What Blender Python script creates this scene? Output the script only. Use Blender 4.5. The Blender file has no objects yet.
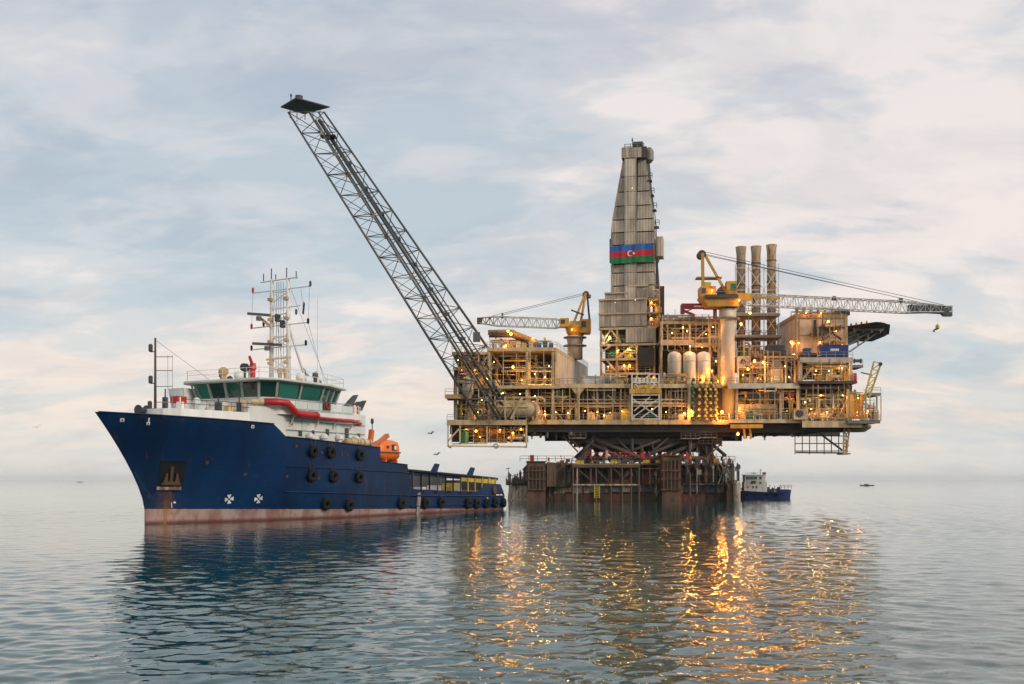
import bpy, math, random
import numpy as np
from mathutils import Vector, Matrix

random.seed(7)
sc = bpy.context.scene
COL = sc.collection
R = math.radians

# ------------------------------------------------------------------ camera
EYE, FPX, HOR = 4.125, 1100.0, 480.0          # eye height (m), focal length and horizon row in pixels
cam_d = bpy.data.cameras.new('camera')
cam_d.sensor_width = 36.0
cam_d.lens = 36.0 * FPX / 1024
cam_d.shift_y = (HOR - 342.0) / 1024
cam_d.clip_start, cam_d.clip_end = 0.5, 120000
cam = bpy.data.objects.new('camera', cam_d)
COL.objects.link(cam)
cam.location = (0, 0, EYE)
cam.rotation_euler = (R(90), 0, 0)
sc.camera = cam

# ------------------------------------------------------------------ sky, sun, exposure
SUN_EL, SUN_AZ = R(24), R(128)              # sun low behind thin cloud, to the right of and behind the camera
w = bpy.data.worlds.new('World')
sc.world = w
w.use_nodes = True
nt = w.node_tree
nt.nodes.clear()
def N(tree, t, **kw):
    n = tree.nodes.new(t)
    for k, v in kw.items():
        if k in n.bl_rna.properties: setattr(n, k, v)
        else: n.inputs[k].default_value = v
    return n
def lk(tree, a, b): tree.links.new(a, b)
def math_n(tree, op, a, b=None, clamp=False):
    n = tree.nodes.new('ShaderNodeMath'); n.operation = op; n.use_clamp = clamp
    for i, s in enumerate((a, b)):
        if s is None: continue
        if isinstance(s, (int, float)): n.inputs[i].default_value = s
        else: tree.links.new(s, n.inputs[i])
    return n.outputs[0]
def mix_n(tree, f, a, b):
    n = tree.nodes.new('ShaderNodeMix'); n.data_type = 'RGBA'
    for sock, s in ((n.inputs[0], f), (n.inputs[6], a), (n.inputs[7], b)):
        if isinstance(s, (int, float)): sock.default_value = s
        elif isinstance(s, tuple): sock.default_value = (*s[:3], 1)
        else: tree.links.new(s, sock)
    return n.outputs[2]
def ramp_n(tree, f, stops):
    n = tree.nodes.new('ShaderNodeValToRGB')
    el = n.color_ramp.elements
    while len(el) < len(stops): el.new(0.5)
    for e, (p, c) in zip(el, stops):
        e.position = p
        e.color = (*c[:3], 1) if isinstance(c, tuple) else (c, c, c, 1)
    n.color_ramp.interpolation = 'EASE'
    tree.links.new(f, n.inputs[0])
    return n.outputs[0]

sky = N(nt, 'ShaderNodeTexSky', sky_type='NISHITA')
sky.sun_disc = False
sky.sun_elevation, sky.sun_rotation = SUN_EL, SUN_AZ
sky.dust_density, sky.ozone_density = 2.0, 1.5
tc = N(nt, 'ShaderNodeTexCoord')
sp = N(nt, 'ShaderNodeSeparateXYZ'); lk(nt, tc.outputs['Generated'], sp.inputs[0])
zc = math_n(nt, 'MAXIMUM', sp.outputs[2], 0.0)
den = math_n(nt, 'ADD', zc, 0.30)
cx = math_n(nt, 'DIVIDE', math_n(nt, 'ADD', math_n(nt, 'MULTIPLY', sp.outputs[0], -1.0), 0.0), den)
cy = math_n(nt, 'DIVIDE', sp.outputs[1], den)
cb = N(nt, 'ShaderNodeCombineXYZ'); lk(nt, cx, cb.inputs[0]); lk(nt, cy, cb.inputs[1])
def sky_noise(loc, rot, scl, scale, detail, rough, dist):
    m = N(nt, 'ShaderNodeMapping'); lk(nt, cb.outputs[0], m.inputs[0])
    m.inputs['Location'].default_value = loc; m.inputs['Rotation'].default_value = (0, 0, rot); m.inputs['Scale'].default_value = scl
    n = N(nt, 'ShaderNodeTexNoise'); lk(nt, m.outputs[0], n.inputs[0])
    n.inputs['Scale'].default_value = scale; n.inputs['Detail'].default_value = detail
    n.inputs['Roughness'].default_value = rough; n.inputs['Distortion'].default_value = dist
    return n.outputs[0]
n_big = sky_noise((3.1, 1.7, 0), R(25), (1, 1.25, 1), 0.95, 3, 0.5, 0.3)
n_mid = sky_noise((0.4, 5.2, 0), R(-28), (1, 1.7, 1), 2.2, 5, 0.55, 0.5)
n_fin = sky_noise((7.7, 2.1, 0), R(-35), (1, 1.9, 1), 5.5, 6, 0.6, 0.5)
cov = math_n(nt, 'ADD', math_n(nt, 'MULTIPLY', n_big, 0.42), math_n(nt, 'ADD', math_n(nt, 'MULTIPLY', n_mid, 0.38), math_n(nt, 'MULTIPLY', n_fin, 0.20)))
gap = ramp_n(nt, zc, [(0.0, (0.78, 0.78, 0.75)), (0.08, (0.64, 0.70, 0.715)), (0.20, (0.54, 0.625, 0.68)), (0.42, (0.53, 0.59, 0.665)), (1.0, (0.56, 0.61, 0.68))])
cloud = ramp_n(nt, zc, [(0.0, (0.84, 0.80, 0.74)), (0.07, (0.96, 0.83, 0.73)), (0.18, (0.94, 0.85, 0.80)), (0.42, (0.88, 0.82, 0.80)), (1.0, (0.82, 0.79, 0.78))])
mask = ramp_n(nt, cov, [(0.405, 0.0), (0.475, 0.36), (0.55, 1.0)])
clr = mix_n(nt, mask, gap, cloud)
n_shade = sky_noise((2.3, 9.1, 0), R(-30), (1, 1.5, 1), 3.0, 6, 0.62, 0.4)     # grey undersides of the cloud deck
shade = ramp_n(nt, n_shade, [(0.36, 0.0), (0.56, 1.0)])
grey = N(nt, 'ShaderNodeMix', blend_type='MULTIPLY'); grey.data_type = 'RGBA'; grey.blend_type = 'MULTIPLY'; grey.inputs[0].default_value = 1.0
lk(nt, clr, grey.inputs[6]); grey.inputs[7].default_value = (0.885, 0.895, 0.93, 1)
clr = mix_n(nt, shade, grey.outputs[2], clr)
up = N(nt, 'ShaderNodeVectorMath', operation='SCALE'); lk(nt, clr, up.inputs[0]); up.inputs['Scale'].default_value = 10.0
col = mix_n(nt, 0.90, sky.outputs[0], up.outputs[0])
bg = N(nt, 'ShaderNodeBackground'); lk(nt, col, bg.inputs[0]); bg.inputs[1].default_value = 0.1
out = N(nt, 'ShaderNodeOutputWorld'); lk(nt, bg.outputs[0], out.inputs[0])
w.cycles.sampling_method = 'MANUAL'; w.cycles.sample_map_resolution = 512

sun_d = bpy.data.lights.new('sun', 'SUN')
sun_d.energy, sun_d.angle, sun_d.color = 1.5, R(12), (1.0, 0.90, 0.78)
sun = bpy.data.objects.new('sun', sun_d)
COL.objects.link(sun)
sd = Vector((math.sin(SUN_AZ) * math.cos(SUN_EL), math.cos(SUN_AZ) * math.cos(SUN_EL), math.sin(SUN_EL)))
sun.rotation_euler = sd.to_track_quat('Z', 'Y').to_euler()
sun.location = sd * 300

sc.view_settings.view_transform = 'Standard'
sc.view_settings.look = 'None'
sc.view_settings.gamma = 1
sc.view_settings.exposure = 0.05
sc.view_settings.use_curve_mapping = False
sc.cycles.max_bounces = 6
sc.cycles.volume_bounces = 2
sc.cycles.diffuse_bounces = 2
sc.cycles.glossy_bounces = 3
sc.cycles.transparent_max_bounces = 6
sc.cycles.sample_clamp_indirect = 6
sc.cycles.caustics_reflective = False
sc.cycles.caustics_refractive = False

# ------------------------------------------------------------------ helpers
def X(px, D): return (px - 512.0) / FPX * D
def Z(py, D): return EYE + (HOR - py) / FPX * D
def P(px, py, D): return Vector((X(px, D), D, Z(py, D)))       # a surveyed point, D metres out

class MB:
    """collects shapes, then links them as one mesh object"""
    def __init__(s): s.v = []; s.f = []
    def add(s, vs, fs):
        o = len(s.v); s.v += [tuple(v) for v in vs]; s.f += [tuple(i + o for i in f) for f in fs]; return s
    BF = [(0, 3, 2, 1), (4, 5, 6, 7), (0, 1, 5, 4), (1, 2, 6, 5), (2, 3, 7, 6), (3, 0, 4, 7)]
    def bx(s, x0, x1, y0, y1, z0, z1):
        return s.add([(x0, y0, z0), (x1, y0, z0), (x1, y1, z0), (x0, y1, z0), (x0, y0, z1), (x1, y0, z1), (x1, y1, z1), (x0, y1, z1)], s.BF)
    def hexa(s, p8): return s.add(p8, s.BF)
    def frame_of(s, p, q):
        p, q = Vector(p), Vector(q); d = (q - p)
        d = d.normalized() if d.length > 1e-9 else Vector((0, 0, 1))
        u = d.cross(Vector((0, 0, 1)))
        u = u.normalized() if u.length > 1e-4 else Vector((1, 0, 0))
        return p, q, u, u.cross(d)
    def beam(s, p, q, a, b):                       # rectangular bar: a across, b high
        p, q, u, v = s.frame_of(p, q); u, v = u * a / 2, v * b / 2
        return s.add([p - u - v, p + u - v, p + u + v, p - u + v, q - u - v, q + u - v, q + u + v, q - u + v], s.BF)
    def bar(s, p, q, r, r2=None, n=6, cap=True):
        p, q, u, v = s.frame_of(p, q); r2 = r if r2 is None else r2
        vs = []
        for c, rr in ((p, r), (q, r2)):
            for k in range(n):
                t = 2 * math.pi * k / n; vs.append(c + u * math.cos(t) * rr + v * math.sin(t) * rr)
        fs = [(k, (k + 1) % n, n + (k + 1) % n, n + k) for k in range(n)]
        if cap: fs += [tuple(reversed(range(n))), tuple(range(n, 2 * n))]
        return s.add(vs, fs)
    def path(s, pts, r, n=6):
        for a, b in zip(pts[:-1], pts[1:]):
            s.bar(a, b, r, n=n)
        return s
    def tube(s, pts, r, n=8):                      # one continuous bent tube
        pts = [Vector(p) for p in pts]; vs = []; fs = []
        u = None
        for i, p in enumerate(pts):
            d = (pts[min(i + 1, len(pts) - 1)] - pts[max(i - 1, 0)]).normalized()
            if u is None:
                u = d.cross(Vector((0, 0, 1)))
                u = u.normalized() if u.length > 1e-4 else Vector((1, 0, 0))
            u = (u - d * u.dot(d)).normalized(); v = d.cross(u)
            vs += [p + u * math.cos(2 * math.pi * k / n) * r + v * math.sin(2 * math.pi * k / n) * r for k in range(n)]
        for i in range(len(pts) - 1):
            fs += [(i * n + k, i * n + (k + 1) % n, (i + 1) * n + (k + 1) % n, (i + 1) * n + k) for k in range(n)]
        fs += [tuple(reversed(range(n))), tuple(range((len(pts) - 1) * n, len(pts) * n))]
        return s.add(vs, fs)
    def prism(s, poly, z0, z1, top=None):
        n = len(poly); top = top or poly
        vs = [(a, b, z0) for a, b in poly] + [(a, b, z1) for a, b in top]
        return s.add(vs, [(k, (k + 1) % n, n + (k + 1) % n, n + k) for k in range(n)] + [tuple(reversed(range(n))), tuple(range(n, 2 * n))])
    def lathe(s, prof, c, n=16, axis='z'):
        vs = []; fs = []
        for r, h in prof:
            for k in range(n):
                t = 2 * math.pi * k / n; a, b = r * math.cos(t), r * math.sin(t)
                vs.append({'z': (c[0] + a, c[1] + b, c[2] + h), 'x': (c[0] + h, c[1] + a, c[2] + b), 'y': (c[0] + a, c[1] + h, c[2] + b)}[axis])
        m = len(prof)
        for i in range(m - 1):
            fs += [(i * n + k, i * n + (k + 1) % n, (i + 1) * n + (k + 1) % n, (i + 1) * n + k) for k in range(n)]
        fs += [tuple(reversed(range(n))), tuple(range((m - 1) * n, m * n))]
        return s.add(vs, fs)
    def torus(s, c, axis, Ra, ra, n=18, m=8):
        ax = Vector(axis).normalized(); u = ax.orthogonal().normalized(); v = ax.cross(u); c = Vector(c)
        vs = []
        for i in range(n):
            t = 2 * math.pi * i / n; d = u * math.cos(t) + v * math.sin(t)
            for j in range(m):
                q = 2 * math.pi * j / m; vs.append(c + d * (Ra + ra * math.cos(q)) + ax * ra * math.sin(q))
        return s.add(vs, [(i * m + j, ((i + 1) % n) * m + j, ((i + 1) % n) * m + (j + 1) % m, i * m + (j + 1) % m) for i in range(n) for j in range(m)])
    def mesh(s, name, mat, smooth=False):
        me = bpy.data.meshes.new(name); me.from_pydata(s.v, [], s.f); me.update()
        if mat: me.materials.append(mat)
        if smooth: me.polygons.foreach_set('use_smooth', [True] * len(me.polygons))
        return me
    def obj(s, name, mat, parent=None, smooth=False, frame=None):
        o = bpy.data.objects.new(name, s.mesh(name, mat, smooth)); COL.objects.link(o)
        if parent is not None: hook(o, parent)
        if frame is not None: o.matrix_world = frame
        return o
def hook(o, parent):
    """child keeps the coordinates it was drawn in: world for an upright thing, the thing's own for a turned one"""
    o.parent = parent
    if parent.type == 'EMPTY' and not parent.get('_local'):
        o.matrix_parent_inverse = Matrix.Translation(-Vector(parent.location))
def thing(name, label, cat, loc=(0, 0, 0), group=None, frame=None):
    o = bpy.data.objects.new(name, None); COL.objects.link(o)
    o.empty_display_size = 0.5
    if frame is not None:
        o.matrix_world = frame; o['_local'] = 1
    else: o.location = loc
    return tag(o, label, cat, group)
def tag(o, label=None, cat=None, group=None, kind=None):
    for k, v in (('label', label), ('category', cat), ('group', group), ('kind', kind)):
        if v: o[k] = v
    return o

# ------------------------------------------------------------------ materials (all procedural)
MATS = {}
def paint(name, col, rough=0.5, metal=0.0, var=0.22, scale=0.6, rust=0.0, rustcol=(0.13, 0.052, 0.022), ribs=None, spec=0.5, streak=True, rnd=0.16):
    m = bpy.data.materials.new(name); m.use_nodes = True
    t = m.node_tree; b = t.nodes['Principled BSDF']
    tcn = N(t, 'ShaderNodeTexCoord')
    mp = N(t, 'ShaderNodeMapping'); lk(t, tcn.outputs['Object'], mp.inputs[0])
    mp.inputs['Scale'].default_value = (1, 1, 0.28) if streak else (1, 1, 1)
    n1 = N(t, 'ShaderNodeTexNoise', Scale=scale, Detail=7.0, Roughness=0.62); lk(t, mp.outputs[0], n1.inputs[0])
    n2 = N(t, 'ShaderNodeTexNoise', Scale=scale * 5.5, Detail=4.0, Roughness=0.6); lk(t, mp.outputs[0], n2.inputs[0])
    f = ramp_n(t, n1.outputs[0], [(0.32, 0.0), (0.68, 1.0)])
    lo = tuple(c * (1 - var) for c in col); hi = tuple(min(0.95, c * (1 + var * 0.7)) for c in col)
    c = mix_n(t, f, lo, hi)
    if rust > 0:
        rm = math_n(t, 'ADD', math_n(t, 'MULTIPLY', n1.outputs[0], 0.5), math_n(t, 'MULTIPLY', n2.outputs[0], 0.5))
        th = 0.66 - 0.2 * rust
        c = mix_n(t, ramp_n(t, rm, [(th, 0.0), (th + 0.09, 0.9)]), c, rustcol)
    if rnd:                                               # no two pieces are quite the same shade
        oi = N(t, 'ShaderNodeObjectInfo'); mr = N(t, 'ShaderNodeMapRange'); lk(t, oi.outputs['Random'], mr.inputs[0]); mr.inputs[3].default_value = 1 - rnd; mr.inputs[4].default_value = 1 + rnd * 0.8
        vm = N(t, 'ShaderNodeVectorMath', operation='SCALE'); lk(t, c, vm.inputs[0]); lk(t, mr.outputs[0], vm.inputs['Scale']); c = vm.outputs[0]
    lk(t, c, b.inputs['Base Color'])
    rr = N(t, 'ShaderNodeMapRange'); lk(t, n2.outputs[0], rr.inputs[0])
    rr.inputs[3].default_value = max(0.02, rough - 0.1); rr.inputs[4].default_value = min(1, rough + 0.14)
    lk(t, rr.outputs[0], b.inputs['Roughness'])
    b.inputs['Metallic'].default_value = metal
    b.inputs['Specular IOR Level'].default_value = spec
    bp = N(t, 'ShaderNodeBump', Strength=0.15, Distance=0.05)
    lk(t, n2.outputs[0], bp.inputs['Height'])
    if ribs:
        wv = N(t, 'ShaderNodeTexWave', wave_type='BANDS', bands_direction='X', wave_profile='SIN', Scale=ribs); lk(t, tcn.outputs['Object'], wv.inputs[0])
        b2 = N(t, 'ShaderNodeBump', Strength=0.5, Distance=0.10); lk(t, wv.outputs['Fac'], b2.inputs['Height']); lk(t, bp.outputs[0], b2.inputs['Normal'])
        lk(t, b2.outputs[0], b.inputs['Normal'])
    else:
        lk(t, bp.outputs[0], b.inputs['Normal'])
    MATS[name] = m
    return m
def glow(name, col, strength):
    m = bpy.data.materials.new(name); m.use_nodes = True
    b = m.node_tree.nodes['Principled BSDF']
    b.inputs['Base Color'].default_value = (*col, 1)
    b.inputs['Emission Color'].default_value = (*col, 1); b.inputs['Emission Strength'].default_value = strength
    MATS[name] = m
    return m
CREAM = paint('cream_paint', (0.60, 0.425, 0.23), 0.5, rust=0.5, scale=0.9, var=0.3)
CREAM2 = paint('pale_cladding', (0.60, 0.45, 0.31), 0.5, rust=0.2)
TANKW = paint('tank_paint', (0.66, 0.58, 0.47), 0.42, rust=0.1)
TAN = paint('tan_steel', (0.45, 0.285, 0.11), 0.55, rust=0.6)
STEEL = paint('grey_steel', (0.22, 0.205, 0.18), 0.5, metal=0.2, rust=0.45)
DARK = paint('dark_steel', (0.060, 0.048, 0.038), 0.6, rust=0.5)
BROWN = paint('brown_steel', (0.085, 0.050, 0.029), 0.65, rust=0.7)
INNER = paint('inner_shade_brown', (0.055, 0.040, 0.026), 0.7, rust=0.5)  # dark tone stands for the shaded depth of the open bays
BOOM = paint('boom_grey', (0.12, 0.118, 0.115), 0.45, metal=0.3, rust=0.15)
GALV = paint('galvanised', (0.38, 0.36, 0.32), 0.45, metal=0.4, rust=0.2)
YEL = paint('crane_yellow', (0.62, 0.30, 0.025), 0.42, rust=0.25)
YELP = paint('pale_yellow', (0.60, 0.43, 0.06), 0.45, rust=0.3)
RED = paint('red_paint', (0.48, 0.020, 0.022), 0.38, rust=0.1)
ORNG = paint('orange_grp', (0.80, 0.16, 0.018), 0.35, var=0.12)
WHITE = paint('white_paint', (0.80, 0.78, 0.73), 0.4, var=0.1, rust=0.16)
WHITE2 = paint('boom_white', (0.62, 0.60, 0.56), 0.45, rust=0.2)
MINT = paint('pale_green_paint', (0.66, 0.72, 0.66), 0.42, var=0.1)
GREEN = paint('green_paint', (0.02, 0.20, 0.055), 0.45)
NAVYB = paint('container_blue', (0.010, 0.030, 0.18), 0.4, var=0.15)
BLACK = paint('black_rubber', (0.011, 0.011, 0.012), 0.8, var=0.3, spec=0.25)
TUGB = paint('tug_blue', (0.004, 0.018, 0.10), 0.45, spec=0.3)
DKNAVY = paint('dark_navy_paint', (0.003, 0.008, 0.024), 0.5, spec=0.25)
DKGREY = paint('dark_grey', (0.05, 0.055, 0.06), 0.5)
CLAD = paint('ribbed_cladding', (0.46, 0.375, 0.28), 0.5, rust=0.25, var=0.35, ribs=0.5, rnd=0.24)
CLAD2 = paint('pale_ribbed_cladding', (0.56, 0.46, 0.345), 0.5, rust=0.15, ribs=0.5)
STACK = paint('stack_brown', (0.42, 0.29, 0.17), 0.55, rust=0.7)
REDB = paint('red_oxide', (0.15, 0.045, 0.03), 0.7, scale=0.6, rust=0.5, var=0.5)
BLUEG = paint('blue_grey_plate', (0.11, 0.13, 0.145), 0.7, scale=0.6, rust=0.7, var=0.4)
RUST = paint('rusty_hull', (0.105, 0.05, 0.03), 0.7, scale=0.5, rust=0.8, var=0.5, rustcol=(0.16, 0.075, 0.03))
SCALE = paint('weathered_plating', (0.42, 0.36, 0.29), 0.75, scale=0.55, rust=0.9, var=0.5)
FB, FR, FG = (paint('flag_' + n, c, 0.7, var=0.12) for n, c in (('blue', (0.02, 0.13, 0.42)), ('red', (0.50, 0.015, 0.03)), ('green', (0.01, 0.22, 0.06))))
GLASSM = bpy.data.materials.new('tinted_glass'); GLASSM.use_nodes = True
_b = GLASSM.node_tree.nodes['Principled BSDF']
_b.inputs['Base Color'].default_value = (0.006, 0.075, 0.055, 1); _b.inputs['Roughness'].default_value = 0.06
_b.inputs['Coat Weight'].default_value = 0.4
_oi = N(GLASSM.node_tree, 'ShaderNodeObjectInfo'); lk(GLASSM.node_tree, ramp_n(GLASSM.node_tree, _oi.outputs['Random'], [(0.0, (0.003, 0.03, 0.025)), (0.6, (0.006, 0.085, 0.06)), (1.0, (0.02, 0.16, 0.12))]), _b.inputs['Base Color'])
LAMP_O = glow('sodium_bulb', (1.0, 0.40, 0.05), 9)
LAMP_G = glow('greenish_bulb', (0.86, 0.95, 0.38), 4)
LAMP_Y = glow('warm_bulb', (1.0, 0.62, 0.16), 4.5)
# ------------------------------------------------------------------ sea
def make_sea():
    rng = np.random.default_rng(5)
    ys = [9.0]
    while ys[-1] < 330: ys.append(ys[-1] + 0.085 * (max(ys[-1], 16) / 20) ** 0.82)
    while ys[-1] < 24000: ys.append(ys[-1] * 1.06)
    ys = np.array(ys); nc = 520
    u = np.linspace(-1, 1, nc)
    half = 0.62 * ys + 14
    
    Xg = u[None, :] * half[:, None]; Yg = np.repeat(ys[:, None], nc, 1)
    dx = (2 * half / nc)[:, None]; dy = np.gradient(ys)[:, None]
    res = np.maximum(dx, dy)
    H = np.zeros_like(Xg)
    M = 80
    lam = np.exp(rng.uniform(math.log(0.26), math.log(3.0), M))
    th = R(90) + rng.normal(0, 1.15, M) + R(14)
    ph = rng.uniform(0, 2 * math.pi, M)
    for i in range(M):
        k = 2 * math.pi / lam[i]
        sl = 0.085 * math.sqrt(2 / M) * (1.2 if lam[i] < 1.1 else 0.75)
        fade = np.clip((lam[i] / res - 2.6) / 3.0, 0, 1)
        H += sl / k * fade * (np.exp(0.9 * np.sin(k * (Xg * math.cos(th[i]) + Yg * math.sin(th[i])) + ph[i])) - 1.21)
    gust = 0.75 + 0.35 * np.sin(Xg * 0.045 + Yg * 0.021 + 1.0) * np.sin(Yg * 0.05 - Xg * 0.017)
    H *= gust
    H[0] = 0; H[:, 0] = 0; H[:, -1] = 0
    nr = len(ys)
    V = np.stack([Xg, Yg, H], -1).reshape(-1, 3)
    idx = np.arange(nr * nc).reshape(nr, nc)
    F = np.stack([idx[:-1, :-1], idx[:-1, 1:], idx[1:, 1:], idx[1:, :-1]], -1).reshape(-1, 4)
    # the rest of the sheet: behind the camera and out to both sides
    e = len(V); L = 24000.0
    V = np.concatenate([V, [(-L, -L, 0), (L, -L, 0), (-L, 9, 0), (L, 9, 0), (-L, ys[-1], 0), (L, ys[-1], 0)]])
    extra = [[e, e + 1, e + 3, *reversed(idx[0].tolist()), e + 2],
             [e + 2, *idx[:, 0].tolist(), e + 4], [e + 3, e + 5, *reversed(idx[:, -1].tolist())]]
    me = bpy.data.meshes.new('sea')
    nv, nq = len(V), len(F)
    me.vertices.add(nv); me.vertices.foreach_set('co', V.astype(np.float32).ravel())
    loops = F.ravel().tolist(); starts = list(range(0, nq * 4, 4))
    for ex in extra:
        starts.append(len(loops)); loops += ex
    me.loops.add(len(loops)); me.loops.foreach_set('vertex_index', loops)
    me.polygons.add(len(starts)); me.polygons.foreach_set('loop_start', starts)
    me.polygons.foreach_set('use_smooth', [True] * len(starts))
    me.update(calc_edges=True); me.validate()
    m = bpy.data.materials.new('sea_water'); m.use_nodes = True
    t = m.node_tree; b = t.nodes['Principled BSDF']
    b.inputs['Base Color'].default_value = (0.003, 0.056, 0.053, 1)
    b.inputs['Roughness'].default_value = 0.035
    b.inputs['IOR'].default_value = 1.40
    b.inputs['Specular IOR Level'].default_value = 0.5
    g = N(t, 'ShaderNodeNewGeometry')
    h = None
    for sx, sy, s, a, d in ((0.8, 1.4, 1.1, 0.030, 2.0), (1.0, 1.5, 3.3, 0.007, 2.0)):
        mp = N(t, 'ShaderNodeMapping'); lk(t, g.outputs['Position'], mp.inputs[0])
        mp.inputs['Scale'].default_value = (sx, sy, 1); mp.inputs['Rotation'].default_value = (0, 0, R(12))
        n = N(t, 'ShaderNodeTexNoise', Scale=s, Detail=d, Roughness=0.5, Distortion=0.25); lk(t, mp.outputs[0], n.inputs[0])
        v = math_n(t, 'MULTIPLY', n.outputs[0], a)
        h = v if h is None else math_n(t, 'ADD', h, v)
    ns = N(t, 'ShaderNodeTexNoise', Scale=0.022, Detail=3.0); lk(t, g.outputs['Position'], ns.inputs[0])
    st = ramp_n(t, ns.outputs[0], [(0.36, 0.45), (0.62, 1.0)])
    bp = N(t, 'ShaderNodeBump', Distance=1.0); lk(t, h, bp.inputs['Height']); lk(t, st, bp.inputs['Strength'])
    lk(t, bp.outputs[0], b.inputs['Normal'])
    me.materials.append(m)
    o = bpy.data.objects.new('sea', me); COL.objects.link(o)
    tag(o, 'calm rippled grey green sea reaching to the hazy horizon', 'sea', kind='structure')
make_sea()

def make_haze():
    hb = MB().bx(-26000, 26000, -26000, 26000, -1.2, 80)
    m = bpy.data.materials.new('sea_haze'); m.use_nodes = True
    t = m.node_tree; t.nodes.clear()
    v = N(t, 'ShaderNodeVolumePrincipled'); v.inputs['Color'].default_value = (0.99, 0.99, 0.99, 1); v.inputs['Density'].default_value = 0.00005; v.inputs['Anisotropy'].default_value = 0.0
    o = N(t, 'ShaderNodeOutputMaterial'); lk(t, v.outputs[0], o.inputs['Volume'])
    tag(hb.obj('haze', m), 'thin pale sea haze hanging over the water', 'haze', kind='stuff')
make_haze()
# ------------------------------------------------------------------ oil platform topsides
F0 = 224.0
plat = thing('oil_platform', 'cream and brown offshore platform topsides crowded with pipes and lit by orange lamps', 'oil platform', (X(650, 240), 240, 12.4))
def fb(px0, px1, pt, pb, D, dep, mb=None):                      # box given by its front outline and depth
    return (mb or MB()).bx(X(px0, D), X(px1, D), D, D + dep, Z(pb, D), Z(pt, D))
def part(name, mb, mat, parent=None, smooth=False): return mb.obj(name, mat, parent or plat, smooth)
def railing(p, q, parent=None, h=1.1, step=1.6, mat=None, r=0.045, name='railing'):
    p, q = Vector(p), Vector(q); mb = MB(); n = max(1, int((q - p).length / step)); up = Vector((0, 0, 1))
    for i in range(n + 1):
        a = p.lerp(q, i / n); mb.bar(a, a + up * h, r, n=4, cap=False)
    for f in (1.0, 0.55): mb.bar(p + up * h * f, q + up * h * f, r, n=4, cap=False)
    return mb.obj(name, mat or GALV, parent or plat)
def deck(px0, px1, py, D, dep, th=0.5, mat=None, edge=None, rail=True, eh=0.75, parent=None):
    x0, x1, z = X(px0, D), X(px1, D), Z(py, D)
    part('deck', MB().bx(x0, x1, D + 0.2, D + dep, z - th, z), mat or STEEL, parent)
    part('edge_beam', MB().bx(x0 - 0.05, x1 + 0.05, D, D + 0.197, z - eh, z + 0.04), edge or CREAM, parent)
    if rail: railing((x0, D + 0.1, z + 0.04), (x1, D + 0.1, z + 0.04), parent)
    return z
BULB = {}
LAMP_K = 0.33
def shared_bulb(mat, r):
    k = (mat.name, r)
    if k not in BULB:
        BULB[k] = MB().lathe([(r * 0.25, -r), (r * 0.8, -r * 0.6), (r, 0), (r * 0.8, r * 0.6), (r * 0.25, r)], (0, 0, 0), 10).mesh('bulb', mat, True)
    return BULB[k]
HOODM = {}
LAMPR = random.Random(99)
def lamp(pos, kind='o', power=700, r=0.24, parent=None, lit=True):
    """a hooded floodlight: bracket and hood, its bulb and the light it gives"""
    pos = Vector(pos); r = round(r * (0.62 if kind == 'y' else 0.8) * LAMPR.choice((0.8, 1.0, 1.15)), 3); power *= LAMPR.uniform(0.5, 1.5)
    if r not in HOODM:
        HOODM[r] = MB().lathe([(r * 0.5, r * 1.9), (r * 1.3, r * 1.05), (r * 1.35, r * 0.9)], (0, 0, 0), 8).bar((0, 0, r * 1.9), (0, r * 2.5, r * 2.6), r * 0.16, n=4).mesh('deck_lamp', STEEL)
    h = bpy.data.objects.new('deck_lamp', HOODM[r]); COL.objects.link(h); h.location = pos
    hook(h, parent or plat)
    m = LAMP_O if kind == 'o' else (LAMP_G if LAMPR.random() < 0.22 else LAMP_Y)
    b = bpy.data.objects.new('bulb', shared_bulb(m, r)); COL.objects.link(b); b.parent = h
    if lit:
        d = bpy.data.lights.new('lamp_light', 'POINT'); d.energy = power * LAMP_K; d.shadow_soft_size = r * 0.9
        d.color = (1.0, 0.36, 0.05) if kind == 'o' else ((0.95, 0.72, 0.22) if m is LAMP_G else (1.0, 0.48, 0.11))
        o = bpy.data.objects.new('lamp_light', d); COL.objects.link(o); o.parent = h; o.location = (0, -r * 0.6, -r * 1.4)
    return h

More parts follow.
